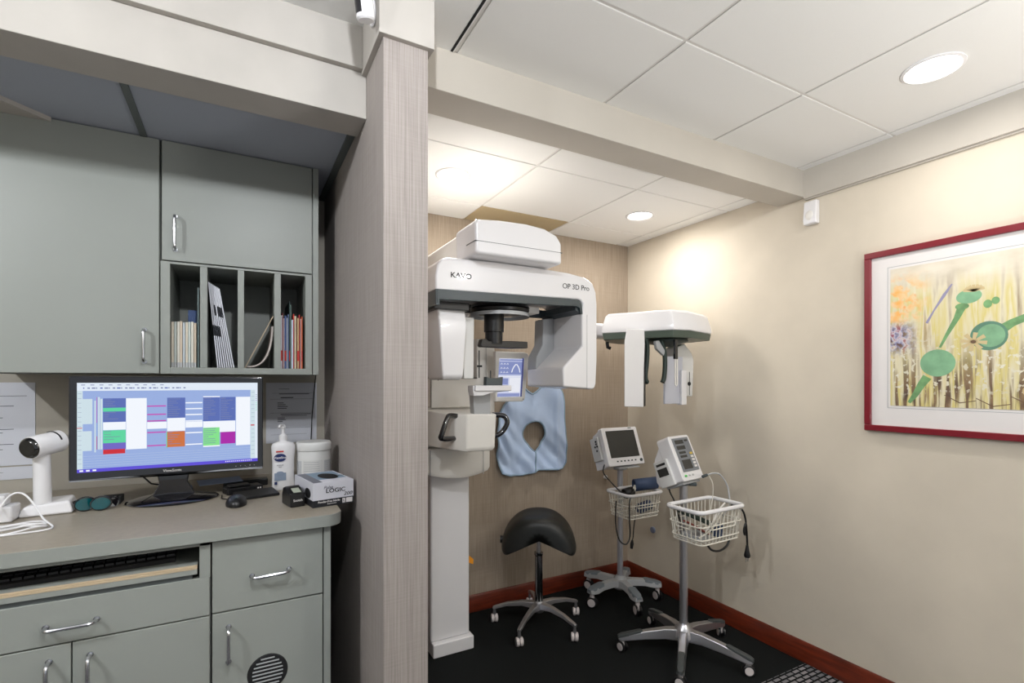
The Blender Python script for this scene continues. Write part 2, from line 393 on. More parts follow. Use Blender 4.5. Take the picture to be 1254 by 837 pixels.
for k in range(7):
    a = R(20+k*24); stroke(m, [(.856,1.790),(.856-cos(a)*.034,1.790+sin(a)*.026)], [.006,.011], 3, lay=2)
stroke(m, [(.78,1.63),(.745,1.655),(.70,1.675),(.64,1.70),(.58,1.73)], [.036,.028,.026,.03,.03], 2)
blob(m, .812, 1.612, .056, .056, 1, lay=1); blob(m, .806, 1.612, .042, .044, 0, lay=2)
for k in range(8):
    a = R(k*45+10); stroke(m, [(.858,1.592),(.858+cos(a)*.042,1.592+sin(a)*.036)], [.008,.015], 3, lay=3)
blob(m, .858, 1.592, .008, .007, 4, lay=4)
blob(m, .815, 1.735, .013, .016, 2, lay=1); blob(m, .792, 1.745, .012, .014, 2, lay=1)
stroke(m, [(1.01,1.68),(.985,1.73),(.95,1.79),(.925,1.83)], [.01,.006,.012,.005], 5, lay=1)
for y, z in ((.90,1.36),(.80,1.35),(.70,1.36),(.60,1.37)): stroke(m, [(y+.05,z+.02),(y,z-.01),(y-.05,z)], [.003,.004,.003], 4)
blob(m, .70, 1.40, .018, .02, 3, lay=1)
blob(m, .55, 1.60, .06, .07, 0, lay=1); blob(m, .47, 1.50, .05, .045, 1, lay=1)
m.build('poppy_pods', podm, t, smooth=False)

# wall items on the cream wall
t = thing('motion_detector', 'small white motion detector high on the cream wall', 'sensor', (XR,1.49,2.223))
MB().prism([(XR-.001,2.226),(XR-.034,2.226),(XR-.038,2.25),(XR-.028,2.343),(XR-.001,2.343)], 'y', 1.456, 1.522).build('housing', M['white'], t, bevel=.006, seg=3)
MB().ell((XR-.034,1.489,2.268), (.008,.02,.026)).build('lens', M['offwhite'], t)
tag(MB().lathe([(.006,-.012),(.017,-.012),(.022,-.009),(.022,0)], (XR-.0005,2.60,.40), 0, 24, 'x').build('cable_grommet', mat('blue_grey_plastic',(120,128,150),.4)), 'small blue-grey round grommet low on the cream wall behind the carts', 'grommet')
tag(MB().lathe([(.015,0),(.015,-.012),(.011,-.018)], (2.329,YB-.0005,0.746), 0, 24, 'y').build('bumper_disc', M['white']), 'small round white knob on the tan back wall behind the monitor', 'disc')

# bullet camera by the soffit
t = thing('security_camera', 'white bullet security camera mounted at the top of the column soffit', 'camera', (.29,1.35,2.39))
m = MB(); a, b = Vector((.297,1.352,2.392)), Vector((.279,1.33,2.498)); m.tube([tuple(a), tuple(a+(b-a)*.04), tuple(b)], [.020,.024,.024], 0, 28); m.build('body', M['white'], t)
d = (b-a); m = MB()
sd = Vector((-.95,-.30,-.1)).normalized()
for k0, k1 in ((.12,1.),):
    n = 8; L = []
    for i in range(n+1):
        ang = R(-38+76*i/n); q = Matrix.Rotation(ang, 3, d.normalized()) @ sd; q = (q - d.normalized()*q.dot(d.normalized())).normalized()
        L.append((tuple(a+d*k0+q*.0245), tuple(a+d*k1+q*.0245)))
    m.add([p[0] for p in L]+[p[1] for p in L], [(i,i+1,n+1+i+1,n+1+i) for i in range(n)])
m.build('sensor_window', M['gloss'], t)
MB().ell(tuple(a+d*.78+sd*.0235), (.005,.005,.006)).build('status_light', E_('blue_led', (90,90,255), 1.5), t)
m = MB(); m.ell((.3235,1.395,2.452), (.009,.02,.042)); m.build('mount_plate', M['white'], t)

# ============================================================ NOOK: UPPER CABINETS
YU, ZU1, ZU0 = 2.092, 2.2705, 1.462
def door_panel(name, x0, x1, z0, z1, y, parent): return MB().box((x0,y,z0), (x1,y+.018,z1)).build(name, M['cab'], parent, bevel=.0015)
t = thing('upper_cabinet', 'large plain grey upper cabinet at the left edge, its handle low on the right', 'cabinet', (-.47,YN,ZU0))
MB().box((-.702,YU+.0185,ZU0), (-.2375,YN-.001,ZU1)).build('body', M['cab_in'], t)
dr = door_panel('door', -.70, -.2395, ZU0+.001, ZU1-.002, YU, t)
m = MB(); handle(m, (-.28,YU,1.503), (-.28,YU,1.611), (0,-.028,0)); m.build('handle', M['chrome'], dr)
t = thing('upper_cabinet', 'grey upper cabinet with a door above four open file slots', 'cabinet', (.02,YN,ZU0))
m = MB(); x0, x1 = -.2355, .276
m.box((x0,YU+.0185,1.852), (x1,YN-.001,ZU1))                       # upper carcass
m.box((x0,YU+.0,ZU0), (-.208,YN-.001,1.852)); m.box((.2283,YU,ZU0), (.2525,YN-.001,1.852)); m.box((-.208,YU,1.847-.003), (.2283,YN-.001,1.852)); m.box((-.208,YU,ZU0), (.2283,YN-.001,1.485))
m.box((-.208,YN-.012,1.485), (.2283,YN-.001,1.847))
m.build('body', M['cab'], t, bevel=.001)
MB().box((.2555,YU,ZU0), (.276,YN-.001,ZU1)).build('side_panel', M['cab'], t, bevel=.001)
for a, b in ((-.120,-.0975),(-.0025,.0183),(.119,.1417)): MB().box((a,YU+.001,1.485), (b,YN-.012,1.844)).build('divider', M['cab'], t, bevel=.001)
dr = door_panel('door', -.2317, .2517, 1.856, ZU1-.002, YU, t)
m = MB(); handle(m, (-.1925,YU,1.894), (-.1925,YU,2.010), (0,-.028,0)); m.build('handle', M['chrome'], dr)

# --- contents of the file slots
zf = 1.4852
creams = [mat('cream_spine_%d' % i, c, .7) for i, c in enumerate(((214,204,186),(196,204,198),(220,216,204),(206,190,170),(188,196,200)))]
proto = None
for i in range(9):
    x = -.2065+i*.0083
    m = MB().box((x,2.112+.002*(i%3),zf), (x+.0074,2.19,zf+.160+.0012*(i%4)), 0).box((x+.0002,2.1115+.002*(i%3),zf+.001), (x+.0072,2.1125+.002*(i%3),zf+.018), 1)
    tag(m.build('journal', [creams[i%5], M['grayp']], bevel=.0008, seg=1), 'thin journal with a pale spine, one of the even row in the leftmost file slot', 'journal', 'pale journals in the leftmost slot')
tag(MB().box((-.163,2.193,zf), (-.134,2.225,zf+.214)).build('booklet', mat('denim_blue_cover',(70,96,150),.5), bevel=.001), 'blue booklet standing behind the pale journals in the leftmost slot', 'booklet')
tag(MB().box((-.1295,2.12,zf), (-.1245,2.36,zf+.288)).build('folder', mat('grey_green_cover',(96,112,112),.5), bevel=.001), 'tall thin grey-green folder against the right side of the leftmost slot', 'folder')
def leaning(x0, z0, x1, z1, th, y0, y1, mats_, name, bands=1):
    d = Vector((x1-x0,0,z1-z0)); n = Vector((d.z,0,-d.x)).normalized()*th; m = MB()
    for k in range(bands):
        a = Vector((x0,y0,z0))+d*k/bands; b = a+d/bands
        P_ = [a, b, b+n, a+n]; m.add([tuple(p) for p in P_]+[tuple(p+Vector((0,y1-y0,0))) for p in P_], [(0,1,2,3),(7,6,5,4),(0,4,5,1),(1,5,6,2),(2,6,7,3),(3,7,4,0)], k % len(mats_))
    return m.build(name, mats_)
pw, pb_ = mat('pamphlet_white',(222,224,232),.7), mat('pamphlet_black_band',(30,32,40),.7)
for i in range(8):
    tag(leaning(-.0675+i*.0072, zf+.001, -.0965+i*.0046, 1.795-i*.003, .0036, 2.114, 2.33, [pw,pw,pw,pb_ if i < 4 else pw,pw,pb_ if i in (2,4,5,6) else pw,pw,pw], 'pamphlet', 8), 'white pamphlet with black print in the sheaf leaning in the second file slot', 'pamphlet', 'pamphlets leaning in the second slot')
tag(leaning(.0195, zf+.001, .1145, 1.685, .003, 2.112, 2.34, [M['edge']], 'clipboard'), 'thin wooden clipboard leaning across the third file slot', 'clipboard')
m = MB(); pts = []
for k in range(17):
    a = pi/2*k/16; pts.append((.028+.086*sin(a)**.9, zf+.0055+.155*(1-cos(a))**1.2))
L0 = [(x, z) for x, z in pts]; m.add([(x,2.118,z) for x, z in L0]+[(x,2.32,z) for x, z in L0], [(i,i+1,18+i,17+i) for i in range(16)])
tag(m.build('magazine', mat('magazine_pages',(196,186,180),.5), solid=.006), 'floppy magazine curled beneath the leaning clipboard', 'magazine')
S4 = [('white',(206,206,212),.205,.005),('maroon',(150,60,58),.215,.003),('pale pink',(206,190,196),.195,.0045),('steel blue',(84,106,158),.205,.006),('light grey',(170,176,186),.196,.004),
      ('slate blue',(96,112,150),.212,.005),('dark green',(46,66,62),.262,.003),('grey-green',(90,110,104),.248,.004),('white and blue',(198,204,222),.19,.006),('bright red',(206,60,44),.214,.004),
      ('cream',(220,206,176),.206,.006),('brown',(110,76,56),.2,.003),('tan',(192,160,118),.198,.006),('crimson',(178,44,48),.212,.004),('dusky pink',(196,150,140),.196,.005),('orange',(214,104,60),.205,.003)]
x = .1427
for i, (nm, c, h, w_) in enumerate(S4):
    m = MB().box((x,2.113+.003*((i*7)%4),zf), (x+w_,2.33,zf+h), 0)
    if i % 3 == 0: m.box((x-.0002,2.1125+.003*((i*7)%4),zf+.03), (x+w_+.0002,2.116+.003*((i*7)%4),zf+.07), 1)
    tag(m.build('file_folder', [mat('folder_'+nm.replace(' ','_'), c, .6), M['red']], bevel=.0006, seg=1), nm+' file folder standing in the crowded rightmost slot', 'folder', 'folders in the rightmost slot')
    x += w_+.0004

# ============================================================ NOOK: LOWER CABINETS
YL, ZT, ZTB = 1.604, 1.034, .998
def xz_panel(name, x0, x1, z0, z1, parent, th=.018): return MB().box((x0,YL,z0), (x1,YL+th,z1)).build(name, M['cab'], parent, bevel=.0015)
t = thing('base_cabinet', 'wide grey base cabinet with a keyboard opening, a drawer and two doors', 'cabinet', (-.36,YN,0))
m = MB(); bx0, bx1 = -.655, -.0675
m.box((bx0,YL+.0185,.09), (bx1,YN-.001,.899-.006)); m.box((bx0,YL+.06,0), (bx1,YN-.02,.09))
m.box((bx1-.026,YL,.899), (bx1,YN-.001,ZTB)); m.box((bx0,YL,.899), (bx0+.02,YN-.001,ZTB)); m.box((bx0,YN-.4,.893), (bx1,YN-.001,ZTB)); m.box((bx0,YL,.986), (bx1,YN-.001,ZTB))
m.build('body', M['cab'], t, bevel=.001)
dw = xz_panel('drawer', bx0+.002, bx1-.002, .794, .899, t); m = MB(); handle(m, (-.409,YL,.839), (-.312,YL,.839), (0,-.028,0)); m.build('handle', M['chrome'], dw)
d1 = xz_panel('door', bx0+.002, -.3625, .10, .7905, t); m = MB(); handle(m, (-.403,YL,.755), (-.403,YL,.655), (0,-.028,0)); m.build('handle', M['chrome'], d1)
d2 = xz_panel('door', -.3595, bx1-.002, .10, .7905, t); m = MB(); handle(m, (-.325,YL,.753), (-.325,YL,.653), (0,-.028,0)); m.build('handle', M['chrome'], d2)
m = MB().box((bx0+.022,YL-.004,.9125), (-.098,YL+.30,.926), 0).box((bx0+.022,YL-.0045,.9262), (-.098,YL+.30,.9312), 1).box((bx0+.022,YL-.003,.9314), (-.098,YL+.004,.9364), 1).box((bx0+.022,YL+.004,.9314), (-.098,YL+.30,.9364), 0)
m.box((bx0+.022,YL+.004,.895), (-.11,YL+.02,.912), 2)
m.build('keyboard_tray', [M['cab'], M['edge'], M['rubber']], t, bevel=.0006, seg=1)
t = thing('base_cabinet', 'narrow grey base cabinet with one drawer and a door with a round vent', 'cabinet', (.09,YN,0))
m = MB().box((-.0655,YL+.0185,.09), (.2247,YN-.001,ZTB)).box((-.0655,YL+.06,0), (.2247,YN-.02,.09)); m.build('body', M['gap'], t)
MB().box((.2265,YL,.0), (.2467,YN-.001,ZTB)).build('side_panel', M['cab'], t, bevel=.001)
dw = xz_panel('drawer', -.0635, .2235, .7965, .9935, t); m = MB(); handle(m, (.034,YL,.883), (.130,YL,.886), (0,-.028,0)); m.build('handle', M['chrome'], dw)
d1 = xz_panel('door', -.0635, .2235, .10, .7925, t); m = MB(); handle(m, (-.024,YL,.752), (-.024,YL,.655), (0,-.028,0)); m.build('handle', M['chrome'], d1)
m = MB().lathe([(.001,-.003),(.050,-.003),(.053,0)], (.074,YL,.5975), 0, 40, 'y', cap=False)
m.build('vent_grille', M['gap'], d1)
m = MB()
for k in range(-4, 5):
    zz = k*.0105; hw = math.sqrt(.047**2-zz**2)*.85; m.box((.074-hw,YL-.0052,.5975+zz-.0018), (.074+hw,YL-.0025,.5975+zz+.0012))
m.build('vent_slats', M['grayp'], d1)
# countertop with a rounded front corner
poly = [(-.90,1.5875)]; r = .05; xe = .281
for k in range(9): a = R(-90+90*k/8); poly.append((xe-r+r*cos(a), 1.5875+r+r*sin(a)))
poly += [(xe,YN-.001),(-.90,YN-.001)]
m = MB().prism(poly, 'z', ZTB, ZT); m.m = [1]*len(m.m); m.m[1] = 0; m.m[0] = 1
ct = tag(m.build('countertop', [M['counter'], M['counter_edge']], bevel=.0015), 'beige laminate countertop with a pale rounded edge above the base cabinets', 'countertop')
# fix which cap is the top
for p in ct.data.polygons:
    if abs(p.normal.z) > .9 and p.center.z > .02: p.material_index = 0
    elif abs(p.normal.z) > .9: p.material_index = 1
# keyboard on its tray
KT = Matrix.Translation((-.15,YL+.02,0)) @ Matrix.Rotation(R(4),4,'Z') @ Matrix.Translation((.15,-(YL+.02),0)) @ Matrix.Translation((0,.035,0))
t = thing('keyboard', 'black computer keyboard on the pull-out tray under the countertop', 'keyboard', (-.38,YL+.1,.9366))
_k = MB(); _k.T = KT; _k.prism([(YL+.020,.9366),(YL+.022,.948),(YL+.17,.962),(YL+.18,.9366)], 'x', -.60, -.15).build('case', M['gap'], t, bevel=.002)
m = MB(); m.T = KT
for rr in range(5):
    for c in range(20):
        y = YL+.034+rr*.026; z = .949+(y-YL-.022)*.0946; m.box((-.592+c*.0222,y,z), (-.592+c*.0222+.0185,y+.021,z+.006))
m.build('keys', M['black'], t)

# ============================================================ NOOK: THINGS ON THE COUNTER
# --- computer monitor
YM = 2.017
t = thing('computer_monitor', 'glossy black widescreen monitor showing a coloured appointment schedule', 'monitor', (-.194,2.08,ZT))
mx0, mx1, mz0, mz1 = -.462, .078, 1.126, 1.452
m = MB().box((mx0,YM,mz0), (mx1,YM+.028,mz1)).prism([(YM+.02,mz0+.03),(YM+.065,mz0+.08),(YM+.065,mz1-.08),(YM+.02,mz1-.03)], 'x', mx0+.08, mx1-.08)
hs = m.build('housing', M['gloss'], t, bevel=.004)
m = MB(); m.prism([(mx0+.002,mz0-.003),(mx1-.002,mz0-.003),(mx1-.002,mz0+.001),(-.06,mz0+.003),(-.194,mz0-.006),(-.33,mz0+.003),(mx0+.002,mz0+.001)], 'y', YM-.003, YM+.02); m.build('chrome_lip', M['chrome'], hs)
sx0, sx1, sz0, sz1 = -.441, .060, 1.150, 1.431
scr = {'bg': (152,174,224), 'w': (226,236,248), 'w2': (244,248,255), 'b': (88,108,180), 'g': (92,214,160), 'lg': (132,226,140), 'o': (206,112,60), 'p': (112,100,196), 'r': (206,40,52), 'mg': (170,32,168), 'pk': (196,72,176), 'tb': (92,76,214), 'tx': (120,130,170), 'ruler': (206,224,232)}
keys = list(scr); sm = [E_('display_'+k, scr[k], .9) for k in keys]
m = MB()
def q(u0, u1, v0, v1, k, lay=1):
    y = YM-.0006-lay*.00025
    X0, X1 = sx0+(sx1-sx0)*u0, sx0+(sx1-sx0)*u1; Z0, Z1 = sz1-(sz1-sz0)*v0, sz1-(sz1-sz0)*v1
    m.add([(X0,y,Z1),(X1,y,Z1),(X1,y,Z0),(X0,y,Z0)], [(0,1,2,3)], keys.index(k))
q(0,1,0,1,'bg',0); q(0,1,0,.09,'w'); q(0,.028,.09,.962,'ruler'); q(.955,.985,.09,.962,'ruler'); q(.985,1,.09,.962,'w'); q(0,1,.962,1,'tb')
for k in range(26): q(.03+k*.021, .03+k*.021+.006+.006*((k*7)%3), .052, .066, 'tx' if k % 4 else 'b', 2)
for k in range(10): q(.02+k*.045, .02+k*.045+.02, .02, .028, 'tx', 2)
q(.02,.075,.18,.46,'ruler'); q(.02,.072,.54,.76,'ruler'); q(.085,.092,.2,.78,'ruler'); q(.103,.112,.16,.75,'ruler'); q(.115,.125,.18,.75,'ruler'); q(.096,.0985,.16,.45,'pk',2); q(.096,.0985,.6,.75,'r',2)
q(.128,.243,.176,.445,'b'); q(.128,.243,.284,.325,'g',2); q(.128,.243,.447,.535,'w2'); q(.128,.243,.54,.683,'g'); q(.128,.243,.683,.756,'p'); q(.128,.240,.756,.808,'r')
q(.245,.353,.177,.766,'w2')
q(.355,.462,.46,.54,'w2')
for v in (.266,.364,.44,.575,.73): q(.356,.458,v,v+.014,'pk',2)
q(.464,.565,.177,.418,'b'); q(.464,.565,.42,.575,'w2'); q(.464,.563,.58,.764,'o'); q(.460,.464,.58,.77,'g',2)
q(.567,.665,.47,.54,'w2')
for v in (.234,.306,.377,.453,.596,.737): q(.567,.663,v,v+.014,'w2',2)
q(.668,.767,.177,.47,'b'); q(.768,.861,.177,.47,'b'); q(.668,.767,.165,.177,'w2'); q(.668,.861,.472,.61,'w2'); q(.668,.765,.55,.77,'lg',2); q(.668,.767,.77,.785,'w2'); q(.771,.861,.61,.757,'mg')
q(.865,.954,.177,.785,'w2')
random.seed(3)
for (u0,u1,v0,v1,n) in ((.132,.22,.19,.28,4),(.132,.22,.335,.43,4),(.132,.22,.55,.67,4),(.468,.55,.19,.41,9),(.468,.55,.59,.75,6),(.672,.75,.19,.46,12),(.772,.85,.19,.46,12),(.672,.75,.56,.76,8)):
    for k in range(n):
        v = v0+(v1-v0)*k/n; q(u0, u0+(u1-u0)*random.uniform(.25,.95), v, v+.006, 'tx', 3)
for k in range(16): q(.004,.022,.12+k*.052,.123+k*.052,'tx',2); q(.960,.980,.12+k*.052,.123+k*.052,'tx',2)
for k in range(9): q(.988,.996,.15+k*.024,.157+k*.024,'g' if k > 3 else 'tx',2)
q(.0,.025,.50,.508,'r',2); q(.957,.98,.53,.545,'r',2)
for k in range(14): q(.80+k*.012,.80+k*.012+.006,.974,.986,'w2',2)
for k in range(3): q(.012+k*.032,.03+k*.032,.972,.99,'w2',2)
for k in range(5): q(.03,.955,.82+k*.028,.8215+k*.028,'ruler',2)
m.build('display', sm, hs, smooth=False)
m = MB(); text_mb(m, 'ViewSonic', .0125, (-.194,YM-.001,1.138), (1,0,0), (0,0,1)); m.build('maker_lettering', M['matboard'], hs)
m = MB()
for k in range(5): m.ell((-.008+k*.0145,YM-.0005,1.137), (.0012,.0006,.0012), n=8, k=4)
m.build('control_marks', M['matboard'], hs)
m = MB(); m.prism([(-.240,1.131),(-.146,1.131),(-.152,1.095),(-.125,1.042),(-.258,1.042),(-.232,1.095)], 'y', YM+.012, YM+.045); m.build('stand_neck', M['gloss'], t, bevel=.004)
m = MB()
prof = [(.001,.024),(.05,.022),(.10,.014),(.128,.007),(.133,.003),(.130,0),(.001,0)]
m.lathe(prof, (0,0,0), 0, 48, cap=False); m.v = [(-.194+x*1.0, 2.045+y*.80, ZT+.0005+z) for x, y, z in m.v]
m.build('stand_base', M['gloss'], t)
# --- papers taped to the nook wall
def sheet(name, x0, x1, z0, z1, rows, label, title=None):
    t_ = thing(name, label, 'notice', ((x0+x1)/2,YN,z0))
    MB().box((x0,YN-.0025,z0), (x1,YN-.001,z1)).build('sheet', M['paper'], t_)
    m_ = MB()
    for fz, fx, l, h in rows: m_.box((x0+(x1-x0)*fx,YN-.0030,z1-(z1-z0)*fz-h), (x0+(x1-x0)*(fx+l),YN-.0026,z1-(z1-z0)*fz))
    if title: text_mb(m_, title, .015, ((x0+x1)/2+.04,YN-.0032,z1-.04), (1,0,0), (0,0,1))
    m_.build('printed_text', M['ink'], t_)
rows = [(.16,.1,.78,.0015)]+[(v,.1,.3+.3*((i*5)%3)/2,.002) for i,v in enumerate((.22,.28,.42,.46,.56,.6,.7,.74,.80))]
sheet('taped_notice', -.84, -.648, 1.135, 1.432, rows, 'typed white notice on the nook wall behind the handheld scanner')
sheet('taped_notice', -.85, -.655, 1.085, 1.130, [(.4,.1,.5,.001)], 'lower edge of a second white sheet taped beneath the typed notice at left')
rows = [(.10,.25,.2,.0015),(.17,.12,.8,.0008),(.18,.25,.6,.003),(.24,.28,.25,.004),(.27,.08,.85,.0008),(.33,.22,.12,.003),(.36,.22,.16,.003),(.39,.22,.2,.003),(.42,.22,.18,.003),(.5,.08,.85,.0008),(.52,.28,.6,.003),(.55,.3,.5,.002),(.58,.22,.14,.003),(.61,.22,.16,.003),(.64,.22,.1,.003),(.75,.08,.8,.0008),(.86,.1,.7,.0008)]
sheet('taped_notice', .105, .312, 1.165, 1.43, rows, 'typed white notice on the nook wall behind the lotion bottle')
t = None
m = MB(); pts = [(.302,YN-.006,1.90),(.300,YN-.006,1.78),(.304,YN-.006,1.66),(.300,YN-.006,1.55),(.309,YN-.007,1.47),(.300,YN-.008,1.38),(.292,YN-.008,1.28),(.288,YN-.008,1.18),(.286,YN-.008,1.06),(.285,YN-.012,ZT+.004)]
tag(m.tube(pts, .0022, 0, 8).build('wall_cable', M['black']), 'thin dark cable running down the nook wall at the right of the upper cabinet', 'cable')
m = MB().tube([(-.345,2.10,1.25),(-.33,2.14,1.15),(-.27,2.16,1.075),(-.22,2.17,1.06),(-.20,2.18,1.10),(-.20,2.12,1.2)], .003, 0, 8)
tag(m.build('monitor_cable', M['black']), 'black cable drooping beneath and behind the computer monitor', 'cable')

# --- barrel scanner on its dock
sx, sy = -.507, 2.02
t = thing('handheld_scanner', 'white barrel-shaped camera scanner on a pedestal dock with a black lens', 'scanner', (sx,sy,ZT), R(0))
m = MB(); m.loft([[(sx-.062,sy-.05,ZT+.0005),(sx+.065,sy-.04,ZT+.0005),(sx+.062,sy+.05,ZT+.0005),(sx-.04,sy+.06,ZT+.0005)],[(sx-.052,sy-.04,ZT+.03),(sx+.055,sy-.03,ZT+.038),(sx+.05,sy+.045,ZT+.045),(sx-.032,sy+.05,ZT+.04)]])
m.build('dock', M['white'], t, bevel=.008, seg=3)
MB().tube([(sx-.012,sy-.012,ZT+.03),(sx-.014,sy-.014,ZT+.185)], [.0215,.0205], 0, 28).build('pillar', M['white'], t)
m = MB(); a = Vector((sx-.030,sy-.058,1.240)); b = Vector((sx+.022,sy+.022,1.252)); d = (b-a)
bl = m.tube([tuple(a), tuple(a+d*.05), tuple(a+d*.5), tuple(a+d*.92), tuple(a+d*1.02)], [.030,.033,.033,.034,.027], 0, 32).build('barrel', M['white'], t)
m = MB(); m.tube([tuple(a-d*.08), tuple(a-d*.04), tuple(a+d*.03)], [.024,.029,.0315], 0, 32); m.build('lens', M['glass'], t)
m = MB(); n_ = d.normalized(); c = a+d*.72; pts = []
for k in range(12):
    ang = R(10+k*9); q_ = Matrix.Rotation(-ang, 3, n_) @ Vector((.3,-.9,0)).normalized(); q_ = (q_-n_*q_.dot(n_)).normalized(); pts.append(tuple(c+q_*.0328))
m.tube(pts, .0028, 0, 8); m.build('finger_groove', M['gap'], bl)
# --- white cable box and cable coils
t = thing('power_adapter', 'small white box at the left edge of the countertop beside the scanner dock', 'adapter', (-.60,1.95,ZT))
MB().box((-.66,1.93,ZT+.0005), (-.565,2.0,ZT+.045)).box((-.655,1.945,ZT+.045), (-.585,1.995,ZT+.075)).build('housing', M['white'], t, bevel=.005)
def coil(cx, cy, rx, ry, z, tail, rot=0, wob=.006):
    pts = []
    for k in range(22):
        a_ = 2*pi*k/21*1.0; pts.append((cx+rx*cos(a_)*cos(rot)-ry*sin(a_)*sin(rot), cy+rx*cos(a_)*sin(rot)+ry*sin(a_)*cos(rot), z+wob*sin(a_*2)**2))
    return pts+tail
m = MB(); m.tube(coil(-.545,1.80,.085,.034,ZT+.004,[(-.50,1.83,ZT+.006),(-.56,1.85,ZT+.008),(-.63,1.86,ZT+.012)], .25), .0026, 0, 8)
tag(m.build('charging_cable', M['white']), 'white cable coiled flat at the front left of the countertop', 'cable')
m = MB(); m.tube(coil(-.56,1.815,.10,.028,ZT+.010,[(-.52,1.84,ZT+.012),(-.60,1.80,ZT+.01),(-.66,1.79,ZT+.01)], .1), .0024, 0, 8)
tag(m.build('charging_cable', M['white']), 'second white cable looped over the flat coil at the left of the countertop', 'cable')
m = MB(); P0 = [(-.58,1.87,ZT+.006),(-.575,1.88,ZT+.05),(-.555,1.885,ZT+.085),(-.53,1.885,ZT+.088),(-.505,1.875,ZT+.06),(-.475,1.84,ZT+.022),(-.445,1.80,ZT+.005),(-.46,1.775,ZT+.003),(-.52,1.765,ZT+.003),(-.60,1.755,ZT+.003)]
def smooth(P_, n=5):
    out = []; V_ = [Vector(p) for p in P_]; V_ = [V_[0]*2-V_[1]]+V_+[V_[-1]*2-V_[-2]]
    for i in range(1, len(V_)-2):
        for k in range(n):
            u = k/n; a_, b_, c_, d_ = V_[i-1:i+3]
            out.append(tuple(.5*((2*b_)+(c_-a_)*u+(2*a_-5*b_+4*c_-d_)*u*u+(3*b_-a_-3*c_+d_)*u**3)))
    out.append(tuple(V_[-2])); return out
m.tube(smooth(P0), .0026, 0, 8); tag(m.build('charging_cable', M['white']), 'white cable arching up in front of the scanner dock', 'cable')
m = MB(); m.tube(smooth([(-.66,1.90,ZT+.14),(-.625,1.90,ZT+.11),(-.60,1.895,ZT+.06),(-.585,1.88,ZT+.02),(-.60,1.85,ZT+.006),(-.66,1.84,ZT+.005)]), .0026, 0, 8)
tag(m.build('charging_cable', M['white']), 'white cable dropping from the left edge down onto the countertop', 'cable')
# --- safety glasses
t = thing('safety_glasses', 'dark teal-tinted protective glasses lying left of the monitor base', 'glasses', (-.41,2.0,ZT)); g0 = len(bpy.data.objects)
m = MB()
for cx, cy, an in ((-.432,1.985,.2),(-.392,1.975,.2)):
    pts = [(cx+.023*cos(a_)*cos(an), cy+.023*cos(a_)*sin(an)+.004*cos(a_), ZT+.0225+.019*sin(a_)) for a_ in [2*pi*k/20 for k in range(20)]]
    back = [(x,y+.004,z) for x,y,z in pts]; m.loft([pts, back])
m.build('lenses', M['teal'], t)
m = MB()
for cx, cy in ((-.432,1.985),(-.392,1.975)):
    m.tube([(cx+.025*cos(a_)*.98, cy+.025*cos(a_)*.2, ZT+.0235+.021*sin(a_)) for a_ in [2*pi*k/24 for k in range(24)]], .0024, 0, 8, closed=True)
m.tube([(-.414,1.985,ZT+.03),(-.411,1.983,ZT+.031)], .003, 0, 8)
m.tube(smooth([(-.458,1.981,ZT+.03),(-.462,1.990,ZT+.032),(-.450,2.000,ZT+.032),(-.41,2.012,ZT+.028)]), .003, 0, 8); m.tube(smooth([(-.367,1.982,ZT+.032),(-.358,1.988,ZT+.034),(-.368,1.998,ZT+.034),(-.41,2.004,ZT+.030)]), .004, 0, 8)
m.add([(-.366,1.984,ZT+.036),(-.358,1.990,ZT+.038),(-.352,2.0,ZT+.040),(-.354,1.998,ZT+.018),(-.358,1.990,ZT+.006),(-.366,1.984,ZT+.02)], [(0,1,2,3,4,5)])
m.build('frame', M['gloss'], t)
t.location.x += .018
# --- small steel block, phone slip, docking pieces, mouse
tag(MB().box((-.385,2.02,ZT+.0005), (-.342,2.048,ZT+.014)).build('card_reader', M['grayp'], bevel=.002), 'small silver box on the countertop between the glasses and monitor base', 'box')
tag(MB().box((-.392,2.052,ZT+.0005), (-.338,2.11,ZT+.024)).build('black_box', M['gap'], bevel=.002), 'black box behind the small silver box left of the monitor base', 'box')
t = thing('computer_mouse', 'black corded computer mouse right of the monitor base', 'mouse', (-.006,1.86,ZT))
m = MB(); m.ell((-.006,1.86,ZT+.006), (.031,.052,.028), n=28, k=14); m.v = [(x,y,max(z,ZT+.0006)) for x,y,z in m.v]; m.build('body', M['black'], t)
MB().tube([(-.006,1.826,ZT+.026),(-.006,1.838,ZT+.0335)], .004, 0, 10).build('scroll_wheel', M['dgray'], t)
MB().tube(smooth([(-.010,1.912,ZT+.008),(-.03,1.94,ZT+.004),(-.049,1.97,ZT+.003),(-.051,2.0,ZT+.003),(-.051,2.03,ZT+.003)]), .0018, 0, 8).build('cord', M['black'], t)
t = thing('signature_pad', 'flat black signature pad on the countertop left of the lotion bottle', 'pad', (.06,1.95,ZT))
m = MB(); m.T = Matrix.Translation((.055,1.965,ZT)) @ Matrix.Rotation(R(14),4,'Z'); m.prism([(-.04,.0006),(-.04,.010),(.04,.018),(.04,.0006)], 'x', -.065, .065); m.build('body', M['black'], t, bevel=.002)
t = thing('card_terminal', 'black handheld card terminal resting behind the signature pad', 'card terminal', (.03,2.04,ZT))
m = MB(); m.T = Matrix.Translation((.015,2.06,ZT)) @ Matrix.Rotation(R(18),4,'Z'); m.box((-.06,-.026,.0006), (.06,.03,.024)); m.box((-.05,-.02,.024), (.02,.02,.032)); m.build('body', M['black'], t, bevel=.004)
m = MB(); m.T = Matrix.Translation((.015,2.06,ZT)) @ Matrix.Rotation(R(18),4,'Z'); m.ell((.042,-.0265,.014), (.003,.001,.003), n=10, k=6); m.ell((.050,-.0265,.014), (.003,.001,.003), n=10, k=6); m.build('buttons', M['matboard'], t)
